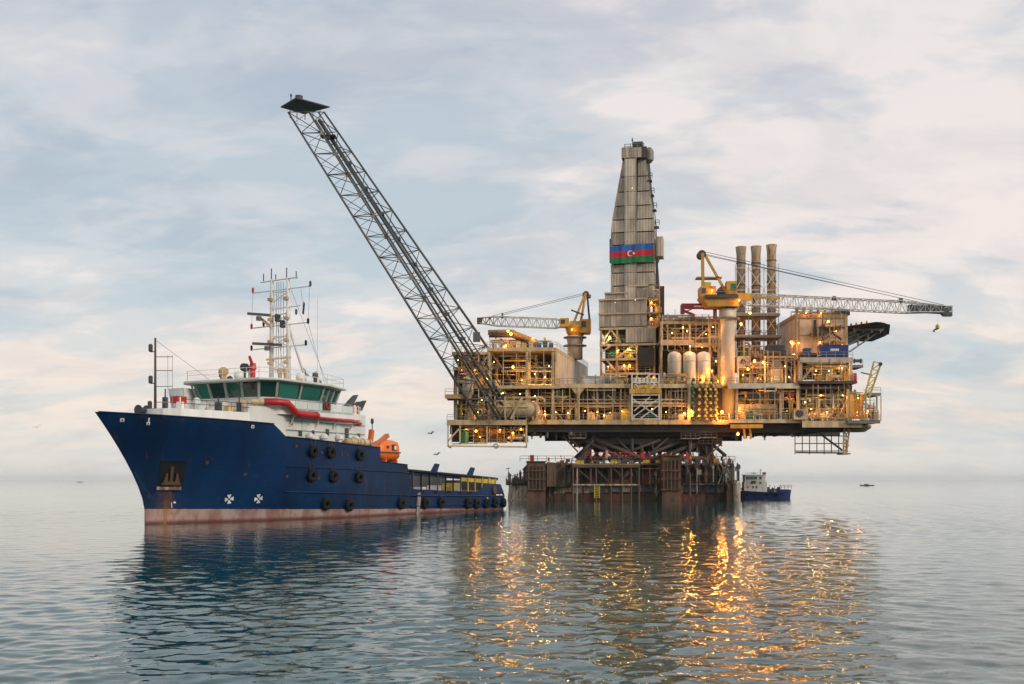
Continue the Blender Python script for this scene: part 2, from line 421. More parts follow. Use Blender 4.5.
def pipework(px0, px1, pt, pb, D, dep, seed, n=26, mats=None, cabs=6, vert=9, ves=1, parent=None):
    """pipes, valves, cabinets and small vessels standing in one open bay"""
    rg = random.Random(seed); x0, x1 = X(px0, D), X(px1, D); z1, z0 = Z(pt, D), Z(pb, D); W, H = x1 - x0, z1 - z0
    mats = mats or [CREAM, GALV, TAN, STEEL, CREAM, YELP]
    for i in range(n):                                    # level pipe runs, some with a drop at the end
        y = D + rg.uniform(0.5, dep); z = z0 + H * rg.uniform(0.30, 0.97); a = x0 + W * rg.uniform(0, 0.55); b = min(x1, a + W * rg.uniform(0.25, 0.9))
        r = rg.choice((0.07, 0.1, 0.14, 0.2)); pts = [(a, y, z), (b - r * 2, y, z)]
        if rg.random() < 0.55: pts += [(b, y, z - r * 2), (b, y, max(z0, z - rg.uniform(0.6, H)))]
        part('pipe', MB().tube(pts, r, 7), rg.choice(mats), parent, True)
    for i in range(vert):
        y = D + rg.uniform(0.4, dep); x = x0 + W * rg.random(); r = rg.choice((0.06, 0.1, 0.16, 0.24))
        part('riser', MB().bar((x, y, z0), (x, y, z1 - H * rg.choice((0, 0, 0.3, 0.5))), r, n=7), rg.choice(mats), parent, True)
    for i in range(cabs):
        x = x0 + W * rg.random(); y = D + rg.uniform(0.7, dep); a, h, d = rg.uniform(0.6, 2.0), rg.uniform(0.7, min(2.4, H * 0.6)), rg.uniform(0.5, 1.2)
        mb = MB().bx(x, x + a, y, y + d, z0 + 0.12, z0 + h); mb.bx(x + 0.1, x + a - 0.1, y - 0.04, y, z0 + 0.25, z0 + h - 0.12)
        mb.bx(x - 0.08, x + a + 0.08, y - 0.05, y + d + 0.05, z0, z0 + 0.118); mb.bar((x + a * 0.5, y + d * 0.5, z0 + h), (x + a * 0.5, y + d * 0.5, z0 + h + 0.35), 0.12, n=6)
        part('equipment_cabinet', mb, rg.choice(mats + [YELP, GREEN]), parent)
    for i in range(ves):
        x = x0 + W * rg.uniform(0.1, 0.8); y = D + rg.uniform(1.2, dep); r = min(H * 0.22, rg.uniform(0.4, 0.8)); L = rg.uniform(1.6, 3.4)
        mb = MB().lathe([(r * 0.3, -0.25), (r * 0.8, -0.1), (r, 0.12), (r, L), (r * 0.8, L + 0.22), (r * 0.3, L + 0.36)], (x, y, z0 + r + 0.5), 12, 'x')
        mb.bx(x + 0.3, x + 0.55, y - r * 0.7, y + r * 0.7, z0, z0 + 0.7); mb.bx(x + L - 0.55, x + L - 0.3, y - r * 0.7, y + r * 0.7, z0, z0 + 0.7)
        part('pressure_vessel', mb, rg.choice((CREAM, GALV, TANKW)), parent, False)
    for i in range(int(n * 1.1)):                         # thin conduits and stringers
        y = D + rg.uniform(0.2, dep * 0.8); x = x0 + W * rg.random(); z = z0 + H * rg.random(); r = rg.choice((0.035, 0.05, 0.07)); m = rg.choice(mats)
        q = rg.random()
        if q < 0.45: e = (min(x1, x + rg.uniform(1, 5)), y, z)
        elif q < 0.8: e = (x, y, max(z0, z - rg.uniform(0.8, 3)))
        else: e = (min(x1, x + rg.uniform(0.8, 2)), y, max(z0, z - rg.uniform(0.8, 2)))
        part('conduit', MB().bar((x, y, z), e, r, n=5), m, parent)
    for i in range(max(2, n // 4)):
        y = D + rg.uniform(0.2, dep * 0.6); x = x0 + W * rg.random(); z = z0 + H * rg.uniform(0.2, 0.9); a = rg.uniform(0.18, 0.5)
        part('junction_box', MB().bx(x, x + a, y, y + a * 0.6, z, z + a * rg.uniform(0.7, 1.6)).bar((x + a / 2, y + 0.1, z), (x + a / 2, y + 0.1, max(z0, z - 0.9)), 0.03, n=4), rg.choice(mats + [WHITE2, DKGREY]), parent)
    tz = z0 + H * rg.uniform(0.55, 0.75)
    part('cable_tray', MB().bx(x0 + 0.2, x1 - 0.2, D + 1.0, D + 1.5, tz, tz + 0.12), GALV, parent)
def posts(pxs, pt, pb, D, r=0.16, mat=None, name='post', off=0.0):
    for px in pxs:
        x = X(px, D)
        part(name, MB().bx(x - r, x + r, D + off, D + off + 2 * r, Z(pb, D), Z(pt, D)), mat or CREAM)
def brace(a, b, w_=0.28, mat=None, parent=None, name='brace'): return part(name, MB().beam(a, b, w_, w_), mat or CREAM, parent)
def shade_backing(px0, px1, pt, pb, D, mat=None): return part('shade_backing', fb(px0, px1, pt, pb, D, 0.3), mat or INNER)  # added dark sheet closing a bay, painted as its shaded depth

# --- cellar deck: slab, girders and edge
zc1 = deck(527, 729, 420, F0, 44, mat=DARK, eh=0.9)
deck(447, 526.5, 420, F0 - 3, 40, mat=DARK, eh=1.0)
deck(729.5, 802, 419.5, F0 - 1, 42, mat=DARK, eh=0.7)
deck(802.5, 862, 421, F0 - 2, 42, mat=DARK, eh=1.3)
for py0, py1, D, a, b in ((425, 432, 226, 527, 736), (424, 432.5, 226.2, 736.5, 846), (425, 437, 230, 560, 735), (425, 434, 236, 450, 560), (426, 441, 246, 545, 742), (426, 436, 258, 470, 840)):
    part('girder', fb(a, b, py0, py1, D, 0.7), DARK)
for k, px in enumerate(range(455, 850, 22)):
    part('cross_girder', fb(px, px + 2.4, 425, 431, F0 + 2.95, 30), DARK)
rg = random.Random(3)
for i in range(26):
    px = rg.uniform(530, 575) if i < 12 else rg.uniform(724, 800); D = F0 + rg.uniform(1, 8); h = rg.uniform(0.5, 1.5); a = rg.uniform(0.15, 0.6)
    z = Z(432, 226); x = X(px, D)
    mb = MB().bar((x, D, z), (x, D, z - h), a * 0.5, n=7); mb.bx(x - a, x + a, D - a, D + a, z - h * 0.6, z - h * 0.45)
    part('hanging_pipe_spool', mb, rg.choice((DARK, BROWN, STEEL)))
# orange lit canopy under the right hand deck
part('flare_drain_pan', MB().prism([(X(731, 222), 222), (X(763, 222), 222), (X(758, 222), 229), (X(736, 222), 229)], Z(428, 222), Z(424.3, 222)), YEL)
for px in (744, 750): part('drain_leg', MB().bar(P(px, 428, 224), P(px + 1, 439, 224), 0.25, n=8), YEL)
lamp(P(738, 434, 221.5), 'o', 1500, 0.32)

# --- left cellar extension: hanging frame with caged yellow machinery
hf = MB()
for (a, b) in (((448, 446), (527, 447)), ((448, 425), (448, 446)), ((526.5, 425), (526.5, 447)), ((487, 426), (487, 443)), ((460, 425), (460, 444)), ((448, 441), (460, 428)), ((452, 444), (487, 443))):
    hf.beam(P(*a, F0 - 2.6), P(*b, F0 - 2.6), 0.3, 0.3)
for px in (448, 526.5): hf.beam(P(px, 446, F0 - 2.6), P(px, 446, F0 - 2.6) + Vector((0, 10, 0)), 0.28, 0.28)
part('hanging_frame', hf, CREAM)
pipework(455, 524, 425.5, 442, F0 - 1.5, 7, 21, n=24, mats=[YELP, TAN, BROWN, YEL], cabs=8, vert=9, ves=1)
shade_backing(452, 526, 425, 442, F0 + 9, BROWN)
part('green_drum', MB().lathe([(0.7, 0), (0.95, 0.4), (0.95, 2.4), (0.5, 2.8)], P(464, 444, F0 - 1), 12), GREEN, smooth=False)
part('hose_reel', MB().torus(P(496, 446, F0 - 2.9), (0, 1, 0), 0.42, 0.13), GALV)

# --- right hand hanging grid and its yellow leg
gr = MB()
for i, px in enumerate(np.linspace(795, 846, 8)): gr.bar(P(px, 433, F0 + 2), P(px, 454.5 - (i % 2), F0 + 2), 0.1, n=5)
for py in (436, 443.5, 451): gr.bar(P(795, py, F0 + 2), P(846, py, F0 + 2), 0.1, n=5)
gr.beam(P(796, 452.5, F0 + 2.4), P(846, 453, F0 + 2.4), 0.3, 0.3); gr.beam(P(819, 433, F0 + 2.4), P(842, 450, F0 + 2.4), 0.35, 0.35)
part('hanging_grid', gr, DARK)
lg = MB()
for dx in (-3, 3):
    lg.beam(P(847 + dx, 424, F0), P(845 + dx * 0.5, 453, F0), 0.28, 0.28); lg.beam(P(847 + dx, 424, F0 + 3), P(845 + dx * 0.5, 453, F0 + 3), 0.28, 0.28)
for k in range(4):
    y0, y1 = 424 + k * 7, 431 + k * 7; lg.beam(P(844, y0, F0), P(848, y1, F0), 0.16, 0.16); lg.beam(P(849, y0, F0), P(843.6, y1, F0), 0.16, 0.16)
lg.bx(X(842, F0), X(850, F0), F0 - 0.5, F0 + 3.5, Z(454.5, F0), Z(453, F0))
part('lattice_leg', lg, TAN)

# --- level between cellar and main deck, centre
zm = deck(527, 722, 384, F0, 40, mat=BROWN, eh=0.8, rail=True)
shade_backing(527, 724, 386, 420, F0 + 11)
posts((529, 578, 631.5, 660, 689), 388, 420, F0, 0.26, CREAM, 'column')
hm = MB()
for s_ in (-1, 1): hm.add([P(578 + s_ * 1, 396, F0 + 0.1), P(578 + s_ * 1, 388, F0 + 0.1), P(578 + s_ * 7, 388, F0 + 0.1), P(578 + s_ * 1, 396, F0 + 0.4), P(578 + s_ * 1, 388, F0 + 0.4), P(578 + s_ * 7, 388, F0 + 0.4)], [(0, 1, 2), (5, 4, 3), (0, 3, 4, 1), (1, 4, 5, 2), (2, 5, 3, 0)])
part('column_haunch', hm, CREAM)
posts((553, 565, 594, 604, 615, 625, 666, 671, 678), 388, 403.5, F0 + 2.2, 0.17, CREAM)
for py, r in ((403.5, 0.22), (399.5, 0.12), (406, 0.13)): part('pipe', MB().bar(P(538, py, F0 + 0.6), P(690, py, F0 + 0.6), r, n=8), CREAM, smooth=True)
for a, b in ((532, 552), (554, 564), (566, 576), (580, 593), (595, 603), (605, 614), (616, 624), (661, 665), (672, 677), (679, 688)):
    part('louvre_panel', fb(a, b, 389, 398.5, F0 + 4.2, 0.2), DARK)
pipework(531, 576, 389, 419.8, F0 + 0.8, 5.5, 1, n=14, cabs=7, vert=6)
pipework(580, 630, 389, 419.8, F0 + 0.8, 5.5, 2, n=14, cabs=7, vert=6)
pipework(661, 690, 389, 419.8, F0 + 0.8, 5.5, 3, n=8, cabs=4, vert=4)
for i, px in enumerate((545, 556, 568, 585, 597, 610, 622, 666, 684)): lamp(P(px, 411 + (i % 3), F0 + 0.9), 'y', 260, 0.17)

# --- scaffold stair tower in front of the centre bays
stw = MB()
for px in (632, 659):
    for D in (F0 - 2.2, F0 - 0.3): stw.beam(P(px, 374, D), P(px, 420, D), 0.22, 0.22)
for py in (374, 382.5, 395, 402, 419):
    for D in (F0 - 2.2,): stw.beam(P(632, py, D), P(659, py, D), 0.2, 0.2)
part('scaffold_frame', stw, WHITE2)
for a, b in (((633, 417), (658, 399)), ((633, 399), (658, 417)), ((635, 384), (645, 394)), ((656, 384), (645, 394)), ((634, 411), (650, 397)), ((641, 418), (659, 405))): brace(P(*a, F0 - 2.25), P(*b, F0 - 2.25), 0.2, WHITE2)
for i in range(6): part('yellow_panel', fb(630 + i * 5.2, 635 + i * 5.2, 388.5 - (i % 2) * 0.6, 393.5, F0 - 2.45, 0.18), YEL)
for i in range(5): part('yellow_panel', fb(634 + i * 5.0, 638 + i * 5.0, 385.2, 387.6, F0 - 2.2, 0.15), YELP)
for i in range(6): part('stacked_drum', MB().lathe([(0.36, 0), (0.4, 0.1), (0.4, 0.8), (0.34, 0.9)], P(635 + i * 4, 382.3, F0 - 1.5), 8), TANKW)
lamp(P(652, 409, F0 - 1.6), 'y', 300, 0.17)
part('green_sign_board', fb(650, 653.5, 410, 417, F0 - 2.0, 0.1), GREEN)

# --- racked yellow and green chain-like pipe joints
for i, (px, m0) in enumerate(((693, GREEN), (700, YELP), (706, YELP), (711, YELP), (716, YELP))):
    for j in range(13):
        D = F0 - 0.9; py = 421 - j * 3.3; x = X(px, D); z = Z(py, D); h = 0.62
        mb = MB().lathe([(0.14, 0), (0.38, 0.2), (0.34, 0.34), (0.14, h + 0.08)], (x + 0.12 * (-1) ** j, D, z), 7)
        part('chain_link', mb, (m0 if j % 2 else (DARK if i % 2 else YEL)) if i else (GREEN if j % 3 else DARK))
    part('hanger_rod', MB().bar((X(px, F0 - 0.9), F0 - 0.9, Z(422, F0)), (X(px, F0 - 0.9), F0 - 0.9, Z(375, F0)), 0.09, n=6), TAN)
shade_backing(690, 722, 386, 420, F0 + 3, BROWN)
lamp(P(691, 411, F0 - 1.2), 'o', 2600, 0.36); lamp(P(722, 412, F0 - 1.2), 'o', 2600, 0.36)

# --- left process module
for px, pt in ((456, 380), (470, 352), (489, 352), (527, 352), (553, 352)): posts((px,), pt, 420, F0 - 1.5, 0.28, CREAM, 'column')
z_l2 = deck(470, 560, 385.5, F0 - 2, 38, mat=BROWN, eh=0.6)
deck(445, 471, 394.5, F0 - 4, 10, mat=BROWN, eh=0.8, edge=TAN)
deck(453, 490, 367, F0 - 1.5, 30, mat=BROWN, eh=0.6)
deck(452, 489, 352, F0 - 1.0, 28, mat=BROWN, eh=0.5)
deck(457, 474, 380, F0 - 2.5, 10, mat=BROWN, eh=0.5)
deck(489, 556, 402.5, F0 + 0.2, 12, mat=BROWN, eh=0.35, rail=False)
roof_z = Z(348, F0)
poly = [(X(487, F0), F0 - 1), (X(556, F0), F0 - 1), (X(588, 262), 262), (X(500, 262), 262)]
part('roof_deck', MB().prism(poly, roof_z - 0.7, roof_z), CREAM)
railing((poly[0][0], poly[0][1] + 0.1, roof_z), (poly[1][0], poly[1][1] + 0.1, roof_z)); railing((poly[1][0], poly[1][1], roof_z), (poly[2][0], poly[2][1], roof_z))
shade_backing(458, 556, 352, 420, F0 + 15)
part('shade_backing', MB().bx(X(453, F0), X(453, F0) + 0.3, F0 + 4, F0 + 12, Z(420, F0), Z(367, F0)), INNER)
pa, pb_ = Vector((poly[1][0], poly[1][1] + 0.3, 0)), Vector((poly[2][0], poly[2][1], 0))
for i in range(6):                                        # clad side wall, panel by panel
    a, b = pa.lerp(pb_, i / 6 + 0.003), pa.lerp(pb_, (i + 1) / 6 - 0.003); nrm = Vector((b.y - a.y, -(b.x - a.x), 0)).normalized() * -0.2
    zb, zt = zm, roof_z - 0.72
    part('wall_panel', MB().hexa([(a.x, a.y, zb), (b.x, b.y, zb), (b.x + nrm.x, b.y + nrm.y, zb), (a.x + nrm.x, a.y + nrm.y, zb), (a.x, a.y, zt), (b.x, b.y, zt), (b.x + nrm.x, b.y + nrm.y, zt), (a.x + nrm.x, a.y + nrm.y, zt)]), CREAM2)
pipework(492, 553, 354, 384.5, F0 + 0.5, 9, 5, n=22, cabs=6, vert=10, ves=2)
pipework(458, 488, 369, 384, F0 - 0.5, 6, 6, n=10, cabs=3, vert=5)
pipework(458, 488, 354, 366, F0 - 0.5, 6, 7, n=8, cabs=3, vert=5)
pipework(456, 492, 396, 419.5, F0 - 1.5, 7, 8, n=10, cabs=6, vert=7)
pipework(540, 560, 388, 402, F0 - 0.5, 5, 9, n=6, cabs=2, vert=3)
pipework(495, 528, 388, 402, F0 - 0.5, 7, 10, n=9, cabs=3, vert=4)
vs = MB().lathe([(0.6, -0.9), (1.4, -0.5), (1.75, 0), (1.75, 7.4), (1.4, 7.9), (0.6, 8.3)], P(499, 409.5, F0 - 1.2), 20, 'x')
part('separator_drum', vs, CREAM, smooth=True)
posts((495, 505, 514, 537), 396, 420, F0 - 3.2, 0.11, CREAM)
for py in (401, 407): part('pipe', MB().bar(P(493, py, F0 - 3.15), P(528, py, F0 - 3.15), 0.1, n=6), CREAM)
for a, b in (((495, 419), (505, 407)), ((514, 407), (505, 419))): brace(P(*a, F0 - 3.3), P(*b, F0 - 3.3), 0.16, TAN)
for px in (505, 532): part('drum_saddle', fb(px, px + 2, 412, 419.8, F0 - 2.2, 2), CREAM)
part('vertical_vessel', MB().lathe([(0.7, 0), (1.15, 0.3), (1.15, 3.3), (0.8, 3.8), (0.3, 4.0)], P(468, 396, F0 - 1.8), 16), TANKW, smooth=True)
brace(P(511, 419, F0 - 3.1), P(522, 398, F0 - 3.1), 0.5, CREAM)
part('pipe', MB().tube([P(508, 398, F0 - 2.4), P(541, 398, F0 - 2.4), P(544, 399.5, F0 - 2.4), P(544, 405, F0 - 2.4)], 0.27, 8), CREAM, smooth=True)
for a, b in (((470, 380), (489, 355)), ((489, 380), (470, 355)), ((470, 416), (489, 388)), ((460, 392), (470, 370))): brace(P(*a, F0 - 1.3), P(*b, F0 - 1.3), 0.24, TAN)
for px, py, k, pw in ((462, 369, 'o', 800), (475, 369, 'o', 900), (513, 367, 'o', 1400), (506, 345.5, 'o', 600), (528, 360, 'y', 500), (545, 377, 'y', 700), (535, 374, 'y', 600), (549, 366, 'y', 500), (522, 380, 'y', 600), (503, 393, 'y', 400), (520, 394, 'y', 300), (462, 414, 'y', 500), (478, 412, 'y', 500), (487, 378, 'y', 500), (545, 414, 'y', 300), (466, 429, 'y', 300), (476, 431, 'o', 300), (500, 430, 'o', 400), (513, 433, 'o', 400), (521, 429, 'o', 300), (490, 404, 'y', 300), (458, 360, 'y', 300)):
    lamp(P(px, py, F0 - 0.9), k, pw, 0.26 if k == 'o' else 0.2)
# gear on the left roof
part('pipe', MB().tube([P(488, 332.5, 230), P(513, 332, 230), P(516, 334, 229), P(534, 341, 228), P(536, 345, 228)], 0.55, 10), TAN, smooth=True)
part('pipe', MB().tube([P(489, 336, 229), P(512, 336, 229), P(528, 343, 229)], 0.35, 8), BROWN, smooth=True)
rf = MB()
for px in (490, 499, 508): rf.beam(P(px, 334, 229), P(px, 347, 229), 0.2, 0.2)
for a, b in ((490, 499), (499, 508)): rf.beam(P(a, 347, 229), P(b, 335, 229), 0.15, 0.15)
rf.beam(P(490, 341, 229), P(508, 341, 229), 0.15, 0.15)
part('pipe_support', rf, CREAM)
for i, (px, m) in enumerate(((516, CREAM), (522, YELP), (529, CREAM), (537, NAVYB), (543, DKGREY), (549, DKGREY))):
    part('equipment_cabinet', fb(px, px + 4.4, 341 + (i % 2) * 2, 347.8, 226.5, 1.4), m)
lamp(P(508, 331, 227), 'o', 500, 0.3); lamp(P(511, 334, 227), 'o', 700, 0.36); lamp(P(533, 338, 227), 'o', 300, 0.22)

# --- main deck middle: tank module right of the derrick
part('white_cabin', fb(583, 607, 377, 384, F0 + 4, 5), WHITE)
part('cabin_roof', fb(582.4, 607.6, 375.8, 376.9, F0 + 3.8, 5.4), CREAM2)
deck(661, 694, 321.5, 232, 14, eh=0.5, rail=True)
deck(661, 694, 340, 231, 14, eh=1.1, edge=CREAM2)
deck(690, 722, 343, 231.5, 12, eh=0.9, edge=CREAM)
deck(690, 722, 322, 233, 12, eh=0.5, rail=True)
shade_backing(661, 722, 320, 386, 241)
posts((661.5, 690, 710, 719), 322, 384, 231.3, 0.2, CREAM, 'column')
pipework(662, 690, 323, 339, 232.5, 5, 31, n=9, cabs=4, vert=4)
pipework(692, 720, 323, 342, 233, 5, 32, n=9, cabs=3, vert=5)
pipework(662, 720, 345, 356, 233, 5, 33, n=8, cabs=0, vert=6, ves=0)
pipework(709, 722, 345, 384, 232, 5, 34, n=7, cabs=4, vert=4, ves=0)
for px in (674.5, 689.5, 703.5):
    c = P(px, 384, 229.5); r = 1.42
    tk = part('storage_tank', MB().lathe([(r, 0), (r, 5.6), (r * 0.96, 6.1), (r * 0.75, 6.5), (r * 0.3, 6.75)], c, 24), TANKW, smooth=True)
    part('tank_band', MB().lathe([(r + 0.02, 4.6), (r + 0.05, 4.62), (r + 0.05, 4.78), (r + 0.02, 4.8)], c, 24), CREAM, tk)
part('stairway', MB().beam(P(695, 340, 231), P(712, 325, 231), 0.9, 0.25), CREAM)
brace(P(711, 344, 231), P(716, 352, 231)); brace(P(719, 384, 231), P(711, 372, 231))
for px, py, k, pw in ((683, 327.5, 'o', 700), (687, 331, 'o', 500), (672, 333, 'y', 400), (690, 346, 'y', 500), (688, 381, 'y', 700), (676, 381.5, 'y', 400), (701, 378, 'o', 800), (712, 371, 'o', 700), (716, 361, 'y', 400), (713, 327, 'y', 400), (718, 381, 'o', 800)):
    lamp(P(px, py, 227.5), k, pw, 0.24)

# --- turbine and exhaust module
deck(728, 799, 383.5, F0 - 2, 30, mat=BROWN, eh=1.0, edge=CREAM2)
shade_backing(729, 800, 386, 419, F0 + 9)
part('wall_panel', fb(738, 756, 404, 418.5, F0 + 2, 0.2), CREAM2); part('wall_panel', fb(756.4, 776, 404, 418.5, F0 + 2, 0.2), CREAM2)
pipework(738, 798, 389, 403, F0 + 0.5, 5, 41, n=16, cabs=4, vert=6)
pipework(738, 798, 404, 419, F0 - 0.6, 2, 42, n=6, cabs=8, vert=8)
posts((737, 781, 798), 387, 419, F0 - 0.8, 0.24, CREAM, 'column')
for a, b in ((747, 764), (769, 777)): part('window_grille', fb(a, b, 391, 399, F0 - 0.4, 0.15), DARK)
wf = MB()
for a, b in (((765, 387), (776, 387)), ((765, 391), (776, 391)), ((765, 387), (765, 391)), ((776, 387), (776, 391))): wf.beam(P(*a, F0 - 2.2), P(*b, F0 - 2.2), 0.22, 0.22)
part('hoist_frame', wf, WHITE2)
part('red_lifebuoy_box', fb(788, 794, 393, 398, F0 - 0.6, 0.5), RED)
# stacks
for px, pt, pb2 in ((741, 247, 356), (756, 246.5, 360), (771.5, 245, 350)):
    D = 240; c = P(px, pb2, D); H = Z(pt, D) - Z(pb2, D); r = 0.98
    stk = part('exhaust_stack', MB().lathe([(r, 0), (r, H * 0.86), (r * 1.02, H * 0.93), (r * 1.22, H), (r * 1.0, H), (r * 0.9, H - 1)], c, 18), STACK, smooth=True)
    for h in (0.25, 0.45, 0.65, 0.85): part('stack_flange', MB().lathe([(r, H * h - 0.1), (r + 0.1, H * h - 0.09), (r + 0.1, H * h + 0.09), (r, H * h + 0.1)], c, 18), BROWN, stk)
sf = MB()
D = 238.6
for px in (735.5, 748.5, 764, 778.5): sf.beam(P(px, 264, D), P(px, 356, D), 0.2, 0.2); sf.beam(P(px, 264, D + 3), P(px, 356, D + 3), 0.16, 0.16)
for k, py in enumerate((268, 290, 313, 335, 352)):
    sf.beam(P(735.5, py, D), P(778.5, py, D), 0.11, 0.11); sf.beam(P(735.5, py, D + 3), P(778.5, py, D + 3), 0.11, 0.11)
part('stack_frame', sf, WHITE2)
for k, (py, q) in enumerate(((268, 290), (290, 313), (313, 335), (335, 352))):
    for a, b in ((735.5, 748.5), (748.5, 764), (764, 778.5)):
        brace(P(a, py, D - 0.1), P(b, q, D - 0.1), 0.12, WHITE2); brace(P(b, py, D - 0.1), P(a, q, D - 0.1), 0.12, WHITE2)
deck(736, 780, 313.5, 236.5, 6, eh=0.5, edge=STEEL); deck(734, 782, 335.5, 236.5, 6, eh=0.4, edge=STEEL)
part('turbine_enclosure', fb(737, 751, 356, 370, 232, 5), CREAM2); part('turbine_duct', MB().lathe([(0.5, 0), (0.5, 0.25)], P(743, 361, 231.9), 12, 'y'), DARK)
part('radiator_bank', fb(768, 785, 344.5, 355, 229, 3), DKGREY)
for k in range(6): part('radiator_slat', fb(768.6, 784.4, 345.6 + k * 1.6, 346.4 + k * 1.6, 228.85, 0.14), DARK)
deck(764, 795, 356, 229, 6, eh=0.45, edge=TAN)
part('generator_set', fb(771, 783, 369, 382.5, 226.5, 3), CREAM); part('generator_hood', MB().lathe([(1.25, 0), (1.25, 2.4)], P(777, 367, 227), 16, 'y'), STEEL)
part('generator_door', fb(773.5, 780.5, 371.5, 381, 226.3, 0.15), GALV)
pipework(738, 796, 358, 382.6, 227, 8, 43, n=20, cabs=8, vert=10, ves=2)
shade_backing(738, 800, 350, 384, 237)
posts((738, 765, 786, 795), 356, 383, 226, 0.16, CREAM)
for px, py, k, pw in ((754.5, 361, 'o', 1500), (763, 362, 'o', 1500), (748, 369, 'o', 700), (743, 375, 'y', 500), (766, 353, 'o', 400), (794, 353, 'o', 900), (791, 342, 'o', 500), (789, 377, 'y', 600), (757, 378, 'y', 600), (773, 378, 'y', 500), (755, 394, 'y', 800), (740, 408, 'y', 700), (758, 411, 'y', 400), (787, 411, 'y', 300), (790, 396, 'o', 200), (750, 313, 'o', 800), (741, 324, 'o', 900), (752, 386.8, 'o', 500)):
    lamp(P(px, py, F0 + (1.0 if py > 356 else 8.5)), k, pw, 0.28 if k == 'o' else 0.2)

# --- living quarters block and right hand decks
lq = part('living_quarters', fb(795, 846, 318, 353, 230, 16), CREAM2)
part('roof_parapet', fb(794.5, 846.5, 314, 317.9, 229.7, 16.5), TAN, lq)
part('wall_panel', fb(799.5, 812.5, 320, 335, 229.8, 0.19), CREAM2, lq); part('wall_panel', fb(799.5, 812.5, 335.6, 352, 229.8, 0.19), CREAM2, lq)
part('corner_pipe', MB().bar(P(796.5, 316, 229.6), P(796.5, 383, 229.6), 0.3, n=8), TAN, lq)
railing(P(795, 314, 229.8), P(846, 314, 229.8), lq)
for k in range(7):
    px = 797 + k * 7; part('roof_vent', MB().lathe([(0.3, 0), (0.3, 0.9), (0.5, 0.95), (0.5, 1.3), (0.2, 1.5)], P(px, 314, 233 + (k % 3)), 8), CREAM, lq)
part('roof_exhaust_box', fb(842, 850, 309, 315, 231, 2.5), DARK, lq); part('roof_exhaust_pipe', MB().bar(P(846, 316, 230), P(846, 352, 230), 0.35, n=8), CREAM, lq)
deck(811, 824, 333, 228.2, 1.8, eh=0.6, edge=BROWN, parent=lq)
deck(822, 846, 325, 228.2, 1.8, eh=0.3, edge=TAN, parent=lq); deck(822, 846, 341, 228.2, 1.8, eh=0.3, edge=TAN, parent=lq)
for a, b in (((813, 334), (832, 318)), ((822, 325), (842, 340)), ((842, 325), (822, 341)), ((818, 352), (834, 341)), ((815, 332), (815, 320))): part('stair_flight', MB().beam(P(*a, 228), P(*b, 228), 0.6, 0.3), BROWN, lq)
for px in (812, 822, 834, 845): part('stair_post', MB().beam(P(px, 318, 228.1), P(px, 352, 228.1), 0.16, 0.16), TAN, lq)
lamp(P(820, 342, 227.6), 'y', 500, 0.22); lamp(P(798.5, 343, 228.2), 'o', 450, 0.22); lamp(P(836, 331, 227.6), 'y', 350, 0.18); lamp(P(806, 313, 229), 'o', 120, 0.16); lamp(P(821, 313, 229), 'o', 120, 0.16); lamp(P(842, 345, 227.5), 'o', 500, 0.2); lamp(P(828, 321, 227.6), 'y', 300, 0.18)
zq = deck(800, 853, 357.5, F0 - 2, 26, mat=BROWN, eh=1.0, edge=CREAM2)
shade_backing(801, 851, 361, 380, F0 + 9)
posts((800.6, 851), 361, 382, F0 - 1.6, 0.28, CREAM2, 'column'); brace(P(802, 380, F0 - 1.5), P(813, 367, F0 - 1.5), 0.35)
pipework(804, 850, 362, 380, F0 - 0.6, 5, 51, n=10, cabs=6, vert=5)
deck(798, 857, 381, F0 - 2.6, 26, mat=BROWN, eh=0.5, edge=BROWN)
deck(800, 852, 386, F0 - 1.6, 24, mat=BROWN, eh=0.6, edge=BROWN, rail=False)
shade_backing(799, 852, 384, 421, F0 + 12)
pipework(800, 848, 389, 420, F0 - 1.2, 7, 52, n=22, cabs=10, vert=10, ves=3)
posts((848.5,), 384, 421, F0 - 1.5, 0.25, CREAM, 'column')
part('big_fan_housing', MB().lathe([(2.0, 0), (2.0, 1.2), (1.7, 1.3), (1.7, 0.3), (0.4, 0.3)], P(812, 401, F0 + 1), 20, 'y'), DARK)
part('equipment_cabinet', fb(794, 808, 409, 419.5, F0 - 2, 1.5), CREAM); part('fan_grille', MB().lathe([(0.75, 0), (0.75, 0.12)], P(799.5, 413.5, F0 - 2.15), 14, 'y'), DARK)
for a, b in (((825, 405), (847, 420)), ((847, 400), (838, 420)), ((829, 418), (840, 404))): brace(P(*a, F0 - 1.4), P(*b, F0 - 1.4), 0.3, TAN)
for px, py, k, pw in ((816, 371, 'y', 900), (842, 368, 'y', 700), (829, 371, 'y', 400), (811, 409, 'y', 500), (827, 412, 'y', 500), (821, 395, 'y', 300), (838, 406, 'y', 400), (843, 395, 'y', 250), (805, 402, 'y', 250)):
    lamp(P(px, py, F0 - 0.8), k, pw, 0.22)
